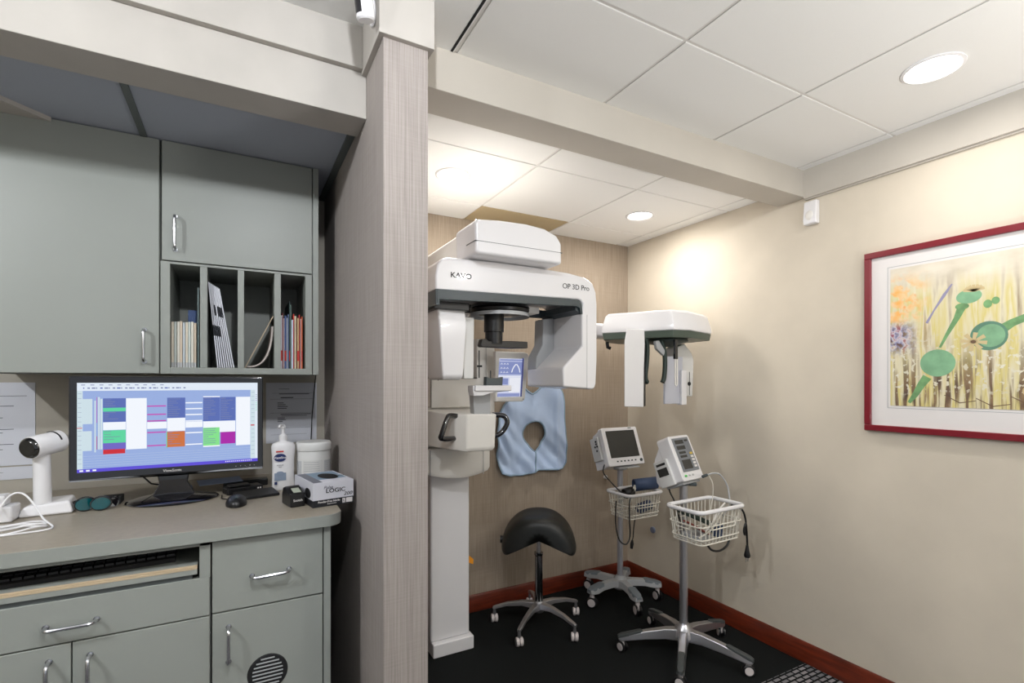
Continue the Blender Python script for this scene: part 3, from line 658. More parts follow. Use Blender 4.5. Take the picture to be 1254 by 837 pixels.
m = MB(); m.T = Matrix.Translation((-.06,2.145,ZT+.034)) @ Matrix.Rotation(R(12),4,'Z') @ Matrix.Rotation(R(9),4,'X'); m.box((-.07,-.03,-.001), (.07,.03,.0006)); tag(m.build('paper_slip', mat('pale_blue_paper',(150,166,196),.6)), 'pale blue slip of paper lying under the right end of the monitor', 'paper')
m = MB().box((-.05,2.16,ZT+.0005), (.10,2.205,ZT+.026)); tag(m.build('docking_station', M['black'], bevel=.003), 'long black docking station lying behind the monitor base', 'electronics')

# --- lotion bottle
bx, by = .146, 2.045
t = thing('lotion_bottle', 'white pump lotion bottle with a dark blue oval logo', 'bottle', (bx,by,ZT))
m = MB()
def oval(w_, d_, z_, n=32):
    return [(bx+w_*math.copysign(abs(cos(a_))**.8,cos(a_)), by+d_*math.copysign(abs(sin(a_))**.9,sin(a_)), z_) for a_ in [2*pi*k/n for k in range(n)]]
m.loft([oval(.036,.021,ZT+.0005), oval(.040,.025,ZT+.004), oval(.0375,.024,ZT+.05), oval(.0375,.024,ZT+.11), oval(.041,.025,ZT+.150), oval(.041,.025,ZT+.163), oval(.036,.023,ZT+.172), oval(.022,.018,ZT+.178), oval(.0135,.0135,ZT+.181), oval(.0135,.0135,ZT+.186)])
bt = m.build('bottle_body', M['white'], t, angle=60)
m = MB().lathe([(.0145,.183),(.0148,.200),(.012,.204),(.006,.207),(.0055,.226),(.009,.228),(.009,.238),(.004,.241)], (bx,by,ZT), 0, 28); m.tube(smooth([(bx,by,ZT+.236),(bx-.008,by-.012,ZT+.241),(bx-.014,by-.024,ZT+.238),(bx-.016,by-.028,ZT+.232)]), [.006]*5*3+[.004], 0, 12) if False else m.tube([(bx,by,ZT+.236),(bx-.008,by-.012,ZT+.240),(bx-.014,by-.024,ZT+.237),(bx-.016,by-.028,ZT+.231)], .0048, 0, 12)
m.build('pump', M['white'], t)
m = MB(); yf = by-.0262
def ovalp(cx, cz, rx, rz, y, mi, k=28): m.add([(cx+rx*cos(2*pi*i/k), y, cz+rz*sin(2*pi*i/k)) for i in range(k)], [tuple(range(k))], mi)
ovalp(bx-.012, ZT+.122, .021, .0145, yf-.0005, 0); m.box((bx-.026,yf-.0008,ZT+.142), (bx,yf,ZT+.147), 1); m.box((bx-.031,yf+.0004,ZT+.038), (bx+.008,yf+.001,ZT+.066), 2); m.ell((bx-.012,yf+.0004,ZT+.064), (.013,.0008,.008), 2)
m.box((bx-.031,yf-.0003,ZT+.024), (bx-.022,yf+.0004,ZT+.034), 0)
text_mb(m, 'Vaseline', .0125, (bx-.012,yf-.0010,ZT+.122), (1,0,0), (0,0,1), 3, bold=.0002)
text_mb(m, 'advanced', .006, (bx-.012,yf+.0,ZT+.095), (1,0,0), (0,0,1), 4); text_mb(m, 'repair', .005, (bx-.012,yf,ZT+.088), (1,0,0), (0,0,1), 4)
m.build('label_print', [mat('navy_logo',(18,36,92),.4), M['red'], mat('label_grey_blue',(128,142,162),.5), M['matboard'], M['ink']], bt)
# --- wipes canister
cx, cy = .254, 2.06
t = thing('wipes_canister', 'white round canister of wipes with a screw lid and pale label', 'canister', (cx,cy,ZT))
bd = MB().lathe([(.058,.0005),(.061,.003),(.061,.138),(.057,.142)], (cx,cy,ZT), 0, 48).build('container', M['wmetal'], t)
MB().lathe([(.0625,.140),(.064,.143),(.064,.166),(.060,.172),(.045,.174),(.001,.174)], (cx,cy,ZT), 0, 48, cap=False).build('lid', M['wmetal'], t)
m = MB()
def wrap(a0, a1, z0, z1, mi, r_=.0614):
    n = 8; L = [(cx+r_*sin(R(a0+(a1-a0)*k/n)), cy-r_*cos(R(a0+(a1-a0)*k/n))) for k in range(n+1)]
    m.add([(x,y,ZT+z0) for x,y in L]+[(x,y,ZT+z1) for x,y in L], [(k,k+1,n+2+k,n+1+k) for k in range(n)], mi)
wrap(-78,-50,.03,.104,0); wrap(-44,24,.03,.106,1); wrap(30,76,.03,.104,0)
for k in range(8): wrap(-40, 10+(k*13)%12, .098-k*.008, .0992-k*.008, 2, .0617)
for k in range(9): wrap(-76,-52,.098-k*.007,.0988-k*.007,2,.0617); wrap(34,72,.098-k*.007,.0988-k*.007,2,.0617)
m.build('label_print', [mat('label_pale_grey',(196,198,200),.5), mat('label_offwhite',(212,212,210),.5), mat('label_small_print',(150,154,160),.5)], bd)
# --- glove box
t = thing('glove_box', 'white and black carton of gloves, LOGIC 200, at the right end of the countertop', 'box', (.257,1.79,ZT), 0)
gx0, gx1, gy0, gy1, gz0, gz1 = 0, .131, 0, .20, ZT+.0006, ZT+.078
t.location = (0,0,0)
Tg = Matrix.Translation((.206,1.690,0)) @ Matrix.Rotation(R(10),4,'Z')
m = MB(); m.T = Tg; m.box((gx0,gy0,gz0), (gx1,gy1,gz0+.022), 1); m.box((gx0,gy0,gz0+.022), (gx1,gy1,gz1), 0)
t.location = Tg @ Vector((.067,.117,ZT))
bb = m.build('carton', [mat('carton_white',(214,214,222),.5), mat('carton_black',(26,28,34),.5)], t, smooth=False)
m = MB(); m.T = Tg; zt = gz1
m.box((.02,.05,zt), (.125,.19,zt+.0004), 0); m.box((.004,.005,zt), (.032,.19,zt+.0006), 2)
m.add([(.080+.030*cos(2*pi*k/28), .10+.055*sin(2*pi*k/28), zt+.0010) for k in range(28)], [tuple(range(28))], 1)
text_mb(m, 'Pulse', .014, (.048,-.0008,gz0+.060), (1,0,0), (0,0,1), 2, shear=.3)
text_mb(m, 'LOGIC', .0185, (.072,-.0008,gz0+.048), (1,0,0), (0,0,1), 1, bold=.0002, sx=1.15)
text_mb(m, '200', .0155, (.112,-.0008,gz0+.033), (1,0,0), (0,0,1), 1, shear=.25, sx=1.2)
text_mb(m, 'Powder-Free Nitrile', .0085, (.051,-.0008,gz0+.015), (1,0,0), (0,0,1), 3, bold=.0002); text_mb(m, 'Examination', .006, (.06,-.0008,gz0+.0075), (1,0,0), (0,0,1), 3)
m.box((.094,-.0009,gz0+.004), (.103,-.0001,gz0+.019), 3); m.box((.106,-.0009,gz0+.004), (.127,-.0001,gz0+.019), 3); text_mb(m, 'L', .011, (.0985,-.0014,gz0+.0115), (1,0,0), (0,0,1), 1)
text_mb(m, 'Gloves', .012, (.115,.09,zt+.0008), (1,0,0), (0,1,0), 1)
m.add([(-.0006,.05+.03*cos(2*pi*k/24),gz0+.04+.016*sin(2*pi*k/24)) for k in range(24)], [tuple(range(24))[::-1]], 1)
m.build('carton_print', [mat('print_slate',(128,150,170),.5), M['inkd'], mat('print_grey',(110,112,122),.5), M['matboard']], bb, smooth=False)
# --- tape dispenser
t = thing('tape_dispenser', 'small black desktop tape dispenser in front of the wipes canister', 'tape dispenser', (.150,1.80,ZT))
prof = [(-.046,.0006),(.046,.0006),(.046,.03),(.034,.054),(.012,.060),(-.012,.054),(-.030,.042),(-.046,.045)]
Tt = Matrix.Translation((.157,1.775,ZT)) @ Matrix.Rotation(R(12),4,'Z')
m = MB(); m.T = Tt; m.prism(prof, 'x', -.0225, .0225); m.build('body', M['black'], t, bevel=.003)
m = MB(); m.T = Tt; m.add([(-.012,-.042,.0465),(.012,-.042,.0465),(.012,-.012,.0560),(-.012,-.012,.0560)], [(0,1,2,3)]); m.build('tape', mat('clear_tape',(170,176,160),.3), t)
m = MB(); m.T = Tt; text_mb(m, 'Scotch', .0105, (0,-.0466,.022), (1,0,0), (0,0,1), bold=.0002); m.build('maker_lettering', M['matboard'], t)

# ============================================================ X-RAY UNIT
W, OW, DG = M['white'], M['offwhite'], M['dgray']
t = xr = thing('panoramic_x_ray_unit', 'tall white dental x-ray machine with rotating arch and a side arm', 'x-ray machine', (1.0,2.55,0))
MB().box((.882,2.462,.0005), (1.112,2.78,.072)).build('floor_base', W, t, bevel=.006)
MB().box((.878,2.49,.072), (1.098,2.76,2.05)).build('column', M['white'], t, bevel=.012, seg=4)
# carriage
m = MB(); n = 14
def skirt(y0, bulge, x0, x1, z0, z1, dz=0): return
cr = []
for z_, sc in ((.945,.96),(.965,1.),(1.02,1.),(1.10,1.)):
    L = []
    for k in range(n+1):
        u = -1+2*k/n; L.append((.995+.172*sc*u, 2.352+.030*u*u+(1-sc)*.2, z_+(0.022*u*u if z_ < 1.0 else 0)))
    L += [(1.167,2.50,z_),(.823,2.50,z_)]; cr.append(L)
m.loft(cr); ca = m.build('lower_carriage', OW, t, bevel=.004)
m = MB().box((.8255,2.349,.965), (.8275,2.36,1.098)).box((1.118,2.3585,.955), (1.1200,2.362,1.098)); m.build('panel_seam', M['grayp'], ca)
m = MB().box((.822,2.42,1.10), (1.18,2.50,1.302)).box((.848,2.40,1.302), (1.11,2.50,1.452)).box((1.10,2.40,1.10), (1.205,2.50,1.66)); uc = m.build('upper_carriage', OW, t, bevel=.005)
m = MB().box((.845,2.397,1.452), (1.10,2.50,1.4565)).box((.8455,2.3975,1.305), (.8485,2.3995,1.452)).box((1.1095,2.3985,1.455), (1.1155,2.3995,1.60)).box((1.100,2.395,1.512), (1.128,2.3985,1.522)).box((1.152,2.3985,1.30), (1.1532,2.3995,1.66))
m.ell((.885,2.3985,1.445), (.004,.002,.004)); m.box((.838,2.418,1.155), (.846,2.4195,1.18)); m.build('panel_seam', M['black'], uc)
# touch screen to the right of the carriage
m = MB(); m.prism([(1.16,1.592),(1.33,1.592),(1.357,1.584),(1.360,1.57),(1.336,1.345),(1.325,1.331),(1.16,1.331)], 'y', 2.302, 2.335); ts = m.build('control_panel', OW, t, bevel=.005)
m = MB(); ks = [E_('panel_'+k, c, .8) for k, c in (('blue',(138,150,202)),('pale',(208,214,242)),('white',(244,246,255)),('navy',(70,76,130)))]
Y_ = 2.3015
def skew(u, v): x_ = 1.183+.146*u-.014*v; return (x_, 1.556-.2*v)
def sq(u0,u1,v0,v1,mi,l=0):
    P_ = [skew(u0,v1), skew(u1,v1), skew(u1,v0), skew(u0,v0)]; m.add([(x_,Y_-l*.0003,z_) for x_, z_ in P_], [(0,1,2,3)], mi)
sq(0,1,0,1,1); sq(0,1,.08,.42,0,1); sq(.02,.95,.02,.06,0,1); sq(.93,1,0,1,3,2); sq(.9,1,-.02,0,3,1); sq(.02,.9,.46,.49,2,1); sq(.45,.9,.5,.88,2,1); sq(.05,.4,.52,.68,0,1); sq(0,.9,.91,.99,0,1)
arc = [(.52,.36),(.55,.28),(.60,.21),(.66,.155),(.72,.155),(.78,.21),(.83,.28),(.86,.36)]
m.tube([(skew(u,v)[0],Y_-.001,skew(u,v)[1]) for u,v in arc], .0028, 2, 6)
for r_ in range(3):
    for c_ in range(3): x_, z_ = skew(.10+c_*.12,.14+r_*.11); m.tube([(x_-.005,Y_-.001,z_-.004),(x_,Y_-.001,z_+.004),(x_+.005,Y_-.001,z_-.003)], .0013, 2, 5)
m.build('display', ks, ts, smooth=False)
MB().lathe([(.005,0),(.005,-.002)], (1.324,2.302,1.342), 0, 16, 'y').build('button', M['grayp'], ts)
# patient table: block, post, plate, chin rest, handles
m = MB(); m.loft([[(.866,2.155,1.118),(.918,2.125,1.108),(1.055,2.125,1.108),(1.066,2.155,1.112),(1.066,2.42,1.112),(.80,2.42,1.118)],[(.872,2.148,1.135),(.92,2.115,1.125),(1.062,2.115,1.125),(1.073,2.148,1.128),(1.073,2.42,1.128),(.805,2.42,1.135)],[(.872,2.148,1.285),(.92,2.115,1.287),(1.071,2.115,1.283),(1.081,2.148,1.283),(1.081,2.42,1.292),(.805,2.42,1.295)]])
pt = m.build('patient_table', OW, t, bevel=.008, seg=3)
MB().prism([(.958,1.280),(1.042,1.280),(1.042,1.393),(.950,1.393)], 'y', 2.12, 2.165).build('table_post', M['grayp'], t, bevel=.003)
MB().box((.932,2.05,1.392), (1.118,2.12,1.418)).prism([(.925,1.418),(.925,1.392),(.930,1.37),(.975,1.37),(1.03,1.386),(1.118,1.392)], 'y', 2.06, 2.12).build('chin_shelf', W, t, bevel=.004)
m = MB().prism([(1.000,1.418),(1.085,1.418),(1.088,1.458),(1.068,1.452),(1.02,1.452),(1.002,1.458)], 'y', 2.08, 2.11); m.box((1.026,2.09,1.45),(1.031,2.095,1.487)); m.build('chin_rest', DG, t, bevel=.002)
for pts in ([(.905,2.16,1.272),(.85,2.14,1.280),(.83,2.13,1.268),(.80,2.12,1.20),(.805,2.13,1.178),(.885,2.16,1.172)], [(1.07,2.16,1.276),(1.118,2.15,1.272),(1.135,2.145,1.262),(1.142,2.14,1.238),(1.128,2.145,1.205),(1.10,2.15,1.180),(1.068,2.16,1.176)]):
    MB().tube(smooth(pts,4), .0125, 0, 12).build('grab_handle', M['gloss'], t)
# overhead arm
m = MB().prism([(1.90,1.95),(1.90,2.072),(2.5,2.072),(2.76,2.0),(2.76,1.80),(2.45,1.80),(2.38,1.94)], 'x', .828, 1.22)
oa = m.build('overhead_arm', OW, t, bevel=.02, seg=4)
m = MB(); m.prism([(.826,1.945),(.822,2.075),(.834,2.083),(.93,2.093),(1.06,2.097),(1.15,2.090),(1.212,2.068),(1.236,2.035),(1.238,1.945)], 'y', 1.81, 2.02); m.build('arm_cover', W, t, bevel=.014, seg=4)
m = MB().box((.8215,1.8085,1.995), (1.2385,1.90,1.9965)); m.build('cover_seam', M['rubber'], oa)
# rotating arch
YF, YK = 1.900, 2.225
prof = [(.690,1.802),(.690,1.862),(.698,1.905),(.716,1.930),(.74,1.938),(.93,1.944),(1.15,1.944),(1.34,1.936),(1.43,1.924),(1.474,1.902),(1.494,1.86),(1.500,1.80),(1.500,1.54),(1.494,1.425),(1.486,1.403),(1.47,1.398),(1.306,1.411),(1.303,1.420),(1.303,1.497),(1.309,1.505),(1.41,1.60),(1.41,1.752),(1.416,1.80),(1.405,1.815),(1.385,1.818)]
m = MB().prism(prof, 'y', YF, YK); ar = m.build('rotating_arch', W, t, bevel=.012, seg=4)
m = MB(); m.prism([(.695,1.742),(.695,1.806),(1.34,1.818),(1.388,1.814),(1.408,1.796),(1.414,1.752),(1.402,1.752),(1.396,1.778),(1.375,1.786),(1.33,1.784),(.70,1.765)], 'y', YF-.002, YF+.016)
m.box((.69,YF,1.742), (.708,YK,1.806)); m.box((.69,YK-.02,1.765), (1.40,YK,1.806)); m.prism([(1.412,1.752),(1.380,1.770),(1.380,1.80),(1.412,1.80)], 'y', YF+.01, YK)
m.build('underside_trim', DG, t, bevel=.002)
MB().prism([(1.30,1.498),(1.304,1.56),(1.34,1.62),(1.345,1.75),(1.41,1.76),(1.41,1.5)], 'y', YK-.09, YK-.005).build('receptor_housing', M['grayp'], t, bevel=.006)
m = MB().box((1.4385,YF-.0015,1.40), (1.4395,YF,1.75)); m.build('panel_seam', M['grayp'], ar)
m = MB(); text_mb(m, 'KAVO', .030, (.800,YF-.001,1.868), (1,0,0), (0,0,1), bold=.0004, sx=1.15); m.build('maker_lettering', M['inkd'], ar)
m = MB(); text_mb(m, 'OP 3D Pro', .034, (1.376,YF-.001,1.873), (1,0,0), (0,0,1), sx=.98); m.build('model_lettering', M['inkd'], ar)
# tube head
m = MB(); m.loft([[(.752,1.985,1.443),(.835,1.985,1.443),(.845,2.13,1.443),(.752,2.16,1.443)],[(.746,1.97,1.46),(.840,1.97,1.46),(.850,2.13,1.46),(.746,2.16,1.46)],[(.728,1.965,1.69),(.855,1.965,1.675),(.860,2.13,1.675),(.728,2.16,1.69)],[(.722,1.972,1.745),(.852,1.980,1.742),(.86,2.13,1.742),(.722,2.16,1.745)]])
m.build('tube_head', W, t, bevel=.008, seg=3)
m = MB().prism([(.868,1.448),(.915,1.448),(.918,1.72),(.848,1.72),(.848,1.49),(.858,1.50),(.866,1.49)], 'y', 2.03, 2.14); m.build('sensor_head', M['wmetal'], t, bevel=.004)
MB().box((.70,1.95,1.735), (.86,2.20,1.768)).build('head_mount', M['black'], t, bevel=.004)
# head support
m = MB().lathe([(.085,.0),(.135,.006),(.138,.018),(.130,.022),(.138,.026),(.132,.040),(.06,.05)], (1.065,2.07,1.748), 0, 44); m.build('rotation_disc', M['black'], t)
m = MB().lathe([(.138,-.012),(.137,.004),(.10,.002)], (1.065,2.07,1.745), 0, 44, cap=False); m.build('disc_rim', M['grayp'], t)
m = MB().lathe([(.046,-.002),(.046,-.09),(.040,-.092),(.040,-.145)], (1.025,2.05,1.752), 0, 32); m.build('head_support_post', M['black'], t)
m = MB().prism([(.945,1.598),(.952,1.625),(.97,1.628),(.985,1.618),(1.10,1.622),(1.188,1.622),(1.188,1.592),(1.10,1.588),(.95,1.590)], 'y', 2.02, 2.06); m.build('head_clamp', M['black'], t, bevel=.004)
MB().box((1.04,2.10,1.77), (1.30,2.21,1.80)).build('underside_plate', OW, t, bevel=.003)
# ceph arm linking to the cephalometric head
MB().box((1.57,2.36,1.695), (2.0,2.46,1.785)).box((1.57,2.36,1.785), (1.66,2.46,2.035)).box((1.10,2.36,1.955), (1.57,2.46,2.035)).build('link_arm', W, t, bevel=.02, seg=3)
tag(MB().prism([(1.0985,.45),(1.128,.435),(1.130,.462),(1.0985,.492)], 'y', 2.51, 2.535).build('service_tag', M['yellow']), 'small orange tag low on the right side of the white column', 'tag')
MB().tube(smooth([(1.11,2.70,.40),(1.135,2.69,.34),(1.14,2.69,.26),(1.12,2.70,.20),(1.11,2.72,.12)]), .009, 0, 10).build('power_cord', M['grayp'], xr)

# ============================================================ CEPHALOMETRIC HEAD
plan = [(1.780,2.215),(1.985,1.882),(2.09,1.862),(2.36,1.955),(2.385,2.12),(2.32,2.36),(2.06,2.42),(1.915,2.36)]
cxp, cyp = 2.08, 2.13
def sc(p, s_): return [(cxp+(x-cxp)*s_, cyp+(y-cyp)*s_) for x, y in p]
m = MB(); m.loft([[(x,y,1.705) for x,y in sc(plan,.985)],[(x,y,1.712) for x,y in plan],[(x,y,1.735) for x,y in sc(plan,.995)],[(x,y,1.80) for x,y in sc(plan,.93)],[(x,y,1.815) for x,y in sc(plan,.87)]])
t = m.build('cephalometric_head', W, xr, bevel=.01, seg=3)
m = MB(); m.loft([[(x,y,1.668) for x,y in sc(plan,.965)],[(x,y,1.704) for x,y in sc(plan,.99)]]); m.build('lower_trim', mat('green_grey_trim',(74,86,76),.35), t, bevel=.003)
m = MB(); m.loft([[(1.742,1.985,1.306),(1.860,1.972,1.302),(1.925,2.035,1.304),(1.812,2.055,1.308)],[(1.738,1.980,1.50),(1.858,1.967,1.50),(1.925,2.035,1.50),(1.812,2.055,1.50)],[(1.734,1.975,1.64),(1.860,1.962,1.64),(1.925,2.035,1.64),(1.812,2.055,1.64)],[(1.748,1.975,1.706),(1.856,1.962,1.708),(1.915,2.02,1.708),(1.815,2.045,1.706)]])
m.build('secondary_collimator', W, t, bevel=.004)
MB().prism([(1.869,1.978),(1.928,2.033),(1.931,2.030),(1.872,1.974)], 'z', 1.306, 1.64).build('collimator_slot', M['black'], t)
m = MB().box((2.048,2.005,1.312), (2.185,2.02,1.575)); sp_ = m.build('sensor_plate', mat('pale_grey_plate',(196,198,208),.35), t, bevel=.004)
m = MB().box((2.16,1.99,1.306), (2.20,2.03,1.50)); m.build('plate_side', W, t, bevel=.003)
m = MB(); m.prism([(2.19,1.50),(2.19,1.63),(2.26,1.655),(2.32,1.60),(2.335,1.56),(2.325,1.35),(2.27,1.35),(2.262,1.50),(2.23,1.50)], 'y', 2.06, 2.14); m.build('sensor_arm', M['wmetal'], t, bevel=.005)
m = MB().box((2.2,1.972,1.36), (2.203,1.974,1.49)); m.ell((2.208,1.98,1.424), (.010,.008,.012)); m.build('lock_knob', M['black'], t)
for pts in ([(1.922,2.02,1.668),(1.934,2.02,1.62),(1.930,2.02,1.54),(1.920,2.02,1.47),(1.926,2.02,1.438),(1.934,2.02,1.432)], [(1.995,1.98,1.655),(2.012,1.975,1.60),(2.012,1.97,1.52),(2.000,1.965,1.455),(1.988,1.965,1.432)]):
    MB().tube(smooth(pts,4), .0125, 0, 12).build('ear_rod', M['green'], t)
m = MB().lathe([(.03,-.04),(.10,-.018),(.115,-.012),(.115,-.004),(.08,0)], (2.085,2.03,1.668), 0, 36); m.build('rod_mount', M['green'], t)
m = MB().prism([(1.95,1.61),(1.94,1.65),(1.965,1.655),(2.01,1.60),(2.0,1.575)], 'y', 1.965, 1.985); m.build('rod_bracket', M['grayp'], t, bevel=.002)
MB().box((2.030,1.915,1.555), (2.052,1.93,1.66)).build('nasal_support', M['gloss'], t, bevel=.003)
m = MB().box((2.033,1.918,1.42), (2.040,1.924,1.56)).box((2.047,1.918,1.42), (2.054,1.924,1.56)); m.tube([(2.0365,1.921,1.42),(2.0435,1.921,1.412),(2.0505,1.921,1.42)], .0035, 0, 8); m.build('nasal_rod', M['offwhite'], t)
MB().tube([(1.83,2.23,1.66),(1.835,2.23,1.63),(1.85,2.225,1.625)], .01, 0, 10).build('guide_hook', M['black'], t)

# ============================================================ LEAD BIB
t = thing('lead_apron', 'pale blue protective bib with a keyhole neck opening hanging on the tan back wall', 'apron', (1.7,YB-.02,.84))
OUT = [(1.640,1.40),(1.665,1.372),(1.700,1.352),(1.735,1.372),(1.762,1.398),(1.84,1.402),(1.905,1.398),(1.930,1.37),(1.945,1.30),(1.955,1.20),(1.968,1.06),(1.975,.95),(1.972,.875),(1.945,.845),(1.86,.846),(1.735,.852),(1.715,.842),(1.62,.826),(1.53,.832),(1.475,.850),(1.455,.90),(1.447,1.0),(1.450,1.13),(1.468,1.24),(1.505,1.31),(1.58,1.352)]
OUTs = smooth(OUT+[OUT[0]], 4)[:-1] if False else None
def dense(P_, n):
    Q = []
    for i in range(len(P_)):
        a_, b_ = P_[i], P_[(i+1)%len(P_)]
        for k in range(4): Q.append((a_[0]+(b_[0]-a_[0])*k/4, a_[1]+(b_[1]-a_[1])*k/4))
    return Q
hc = (1.715, 1.092)
def ray_out(a_):
    dx, dz = cos(a_), sin(a_); best = 0
    for i in range(len(OUT)):
        (x1_,z1_),(x2_,z2_) = OUT[i], OUT[(i+1)%len(OUT)]; ex, ez = x2_-x1_, z2_-z1_
        den = dx*ez-dz*ex
        if abs(den) < 1e-9: continue
        s_ = ((x1_-hc[0])*ez-(z1_-hc[1])*ex)/den; u = ((x1_-hc[0])*dz-(z1_-hc[1])*dx)/den
        if s_ > 0 and -1e-6 <= u <= 1+1e-6: best = max(best, s_)
    return best
def hole(a_):
    r_ = .084; dn = (a_+pi/2+pi) % (2*pi)-pi      # angle from straight down
    return r_*(1+.45*max(0, 1-abs(dn)/.75)**1.3)
NA, NR = 120, 22
def fold(x_, z_):
    return -.012 - .010*sin(x_*34+.6*sin(z_*9)) * (1-.4*max(0,min(1,(z_-.9)*2))) - .006*sin(x_*15+z_*22) - .007*sin(z_*48+5*sin(x_*21))*max(0,min(1,(1.62-x_)*6)) - .014*max(0,1-abs(x_-1.885)/.022) - .005*sin(x_*88+z_*30)*max(0,min(1,(1.60-x_)*8)) - .004*sin(x_*61+z_*57)*max(0,min(1,(1.25-z_)*3))
loops = []
for j in range(NR+1):
    L = []
    for k in range(NA):
        a_ = 2*pi*k/NA; r0, r1 = hole(a_), ray_out(a_); r_ = r0+(r1-r0)*j/NR
        x_, z_ = hc[0]+r_*cos(a_), hc[1]+r_*sin(a_); L.append((x_, YB-.018+fold(x_, z_), z_))
    loops.append(L)
m = MB().loft(loops, cap=False); ap = m.build('bib', M['bib'], t, solid=.007, angle=80)
m = MB(); m.tube(loops[-1], .0065, 0, 8, closed=True); m.tube(loops[0], .006, 0, 8, closed=True)
k = int(NA*.75); m.tube([(L[k][0], L[k][1]-.004, L[k][2]) for L in loops], .0055, 0, 8); m.build('binding', M['bibedge'], ap)
m = MB().tube([(1.80,YB-.001,1.405),(1.80,YB-.035,1.40),(1.80,YB-.040,1.415)], .006, 0, 8); tag(m.build('wall_hook', M['chrome']), 'small metal hook on the back wall carrying the blue bib', 'hook')

# ============================================================ ROLLING PARTS
def caster(mb, x, y, rot, z0=0, r=.024, top=.075, w_=.016, body=0, tyre=1, gap=.008):
    """twin-wheel caster standing on the floor; wheels turn about an axis at angle rot"""
    ax = Vector((cos(rot), sin(rot), 0)); c = Vector((x,y,z0+r))
    for s_ in (-1, 1):
        a_ = c+ax*s_*gap/2; b_ = c+ax*s_*(gap/2+w_)
        mb.tube([tuple(a_), tuple(a_+ax*s_*.002), tuple(b_-ax*s_*.002), tuple(b_)], [r*.92, r, r, r*.9], tyre, 20)
        mb.tube([tuple(b_-ax*s_*.001), tuple(b_+ax*s_*.002)], [r*.74, r*.68], body, 20)
    pr = Vector((-sin(rot), cos(rot), 0)); mb.tube([tuple(c+pr*.004), tuple(c+Vector((0,0,r*1.0))), (x,y,z0+top)], [r*.55, r*.42, r*.30], body, 12)

def stool():
    X, Y = 1.555, 2.52
    t = thing('saddle_stool', 'black saddle-seat stool on a chrome five-leg base with white casters', 'stool', (X,Y,0))
    # saddle: lofted arch cross-sections from front to back, broad axis turned toward the doorway
    a0 = R(-31); ux = Vector((cos(a0), sin(a0), 0)); uy = Vector((-sin(a0), cos(a0), 0)); loops = []
    NS = 17
    half = [(0,0),(.07,-.003),(.13,-.028),(.175,-.072),(.205,-.125),(.219,-.178),(.214,-.222),(.190,-.240),(.160,-.228),(.125,-.190),(.090,-.152),(.050,-.126),(0,-.118)]
    prof = half+[(-x, z) for x, z in half[-2:0:-1]]
    for j in range(NS):
        s_ = -1+2*j/(NS-1); e = max(.10, math.sqrt(max(0, 1-abs(s_)**3.2)))
        L = []
        for px, pz in prof:
            mz = -.060-.165*(abs(px)/.219)**2; x_ = px*(.72+.28*e); z_ = mz+(pz-mz)*e + .018*s_*s_
            L.append(tuple(Vector((X,Y,.668+z_))+ux*x_+uy*(s_*.175)))
        loops.append(L)
    MB().loft(loops).build('seat', M['leather'], t, subsurf=2)
    MB().box((X-.045,Y-.05,.528), (X+.045,Y+.05,.560)).build('seat_plate', M['black'], t, bevel=.004)
    p = Vector((X,Y,.668-.165))-ux*.205; MB().tube([tuple(p), tuple(p-ux*.022)], .022, 0, 16).build('adjust_knob', M['black'], t)
    MB().tube([(X,Y,.535),(X,Y,.42)], .014, 0, 20).build('gas_lift', M['alu'], t)
    m = MB().tube([(X,Y,.43),(X,Y,.415),(X,Y,.41),(X,Y,.12)], [.026,.026,.0225,.025], 0, 28); m.build('lift_sleeve', mat('dark_chrome',(150,152,156),.12,1.), t)
    e_ = Vector((X,Y,.52)); g = e_-ux*.07+Vector((0,0,-.035)); h_ = e_-ux*.135+Vector((0,0,-.07)); m = MB(); m.tube([tuple(e_), tuple(g), tuple(h_)], [.006,.006,.011], 0, 10); m.build('height_lever', M['dgray'], t)
    MB().lathe([(.030,.082),(.034,.10),(.034,.125),(.026,.145)], (X,Y,0), 0, 28).build('hub', M['alu'], t)
    for k in range(5):
        a_ = R(-73+72*k); d_ = Vector((cos(a_), sin(a_), 0)); sd_ = Vector((-sin(a_), cos(a_), 0)); c = Vector((X,Y,0)); L = []
        for r_, w_, zt_, zb_ in ((.02,.024,.138,.100),(.10,.018,.138,.112),(.19,.014,.122,.102),(.262,.012,.098,.080),(.275,.010,.092,.078)):
            q_ = c+d_*r_; L.append([tuple(q_-sd_*w_+Vector((0,0,zb_))), tuple(q_+sd_*w_+Vector((0,0,zb_))), tuple(q_+sd_*w_*.8+Vector((0,0,zt_))), tuple(q_-sd_*w_*.8+Vector((0,0,zt_)))])
        lg = MB().loft(L).build('leg', M['alu'], t, bevel=.003)
        m = MB(); q_ = c+d_*.265; caster(m, q_.x, q_.y, R(-34+k*5), r=.024, top=.084, w_=.017, tyre=1, gap=.004); m.build('caster', [M['alu'], M['hubwhite']], lg)
stool()

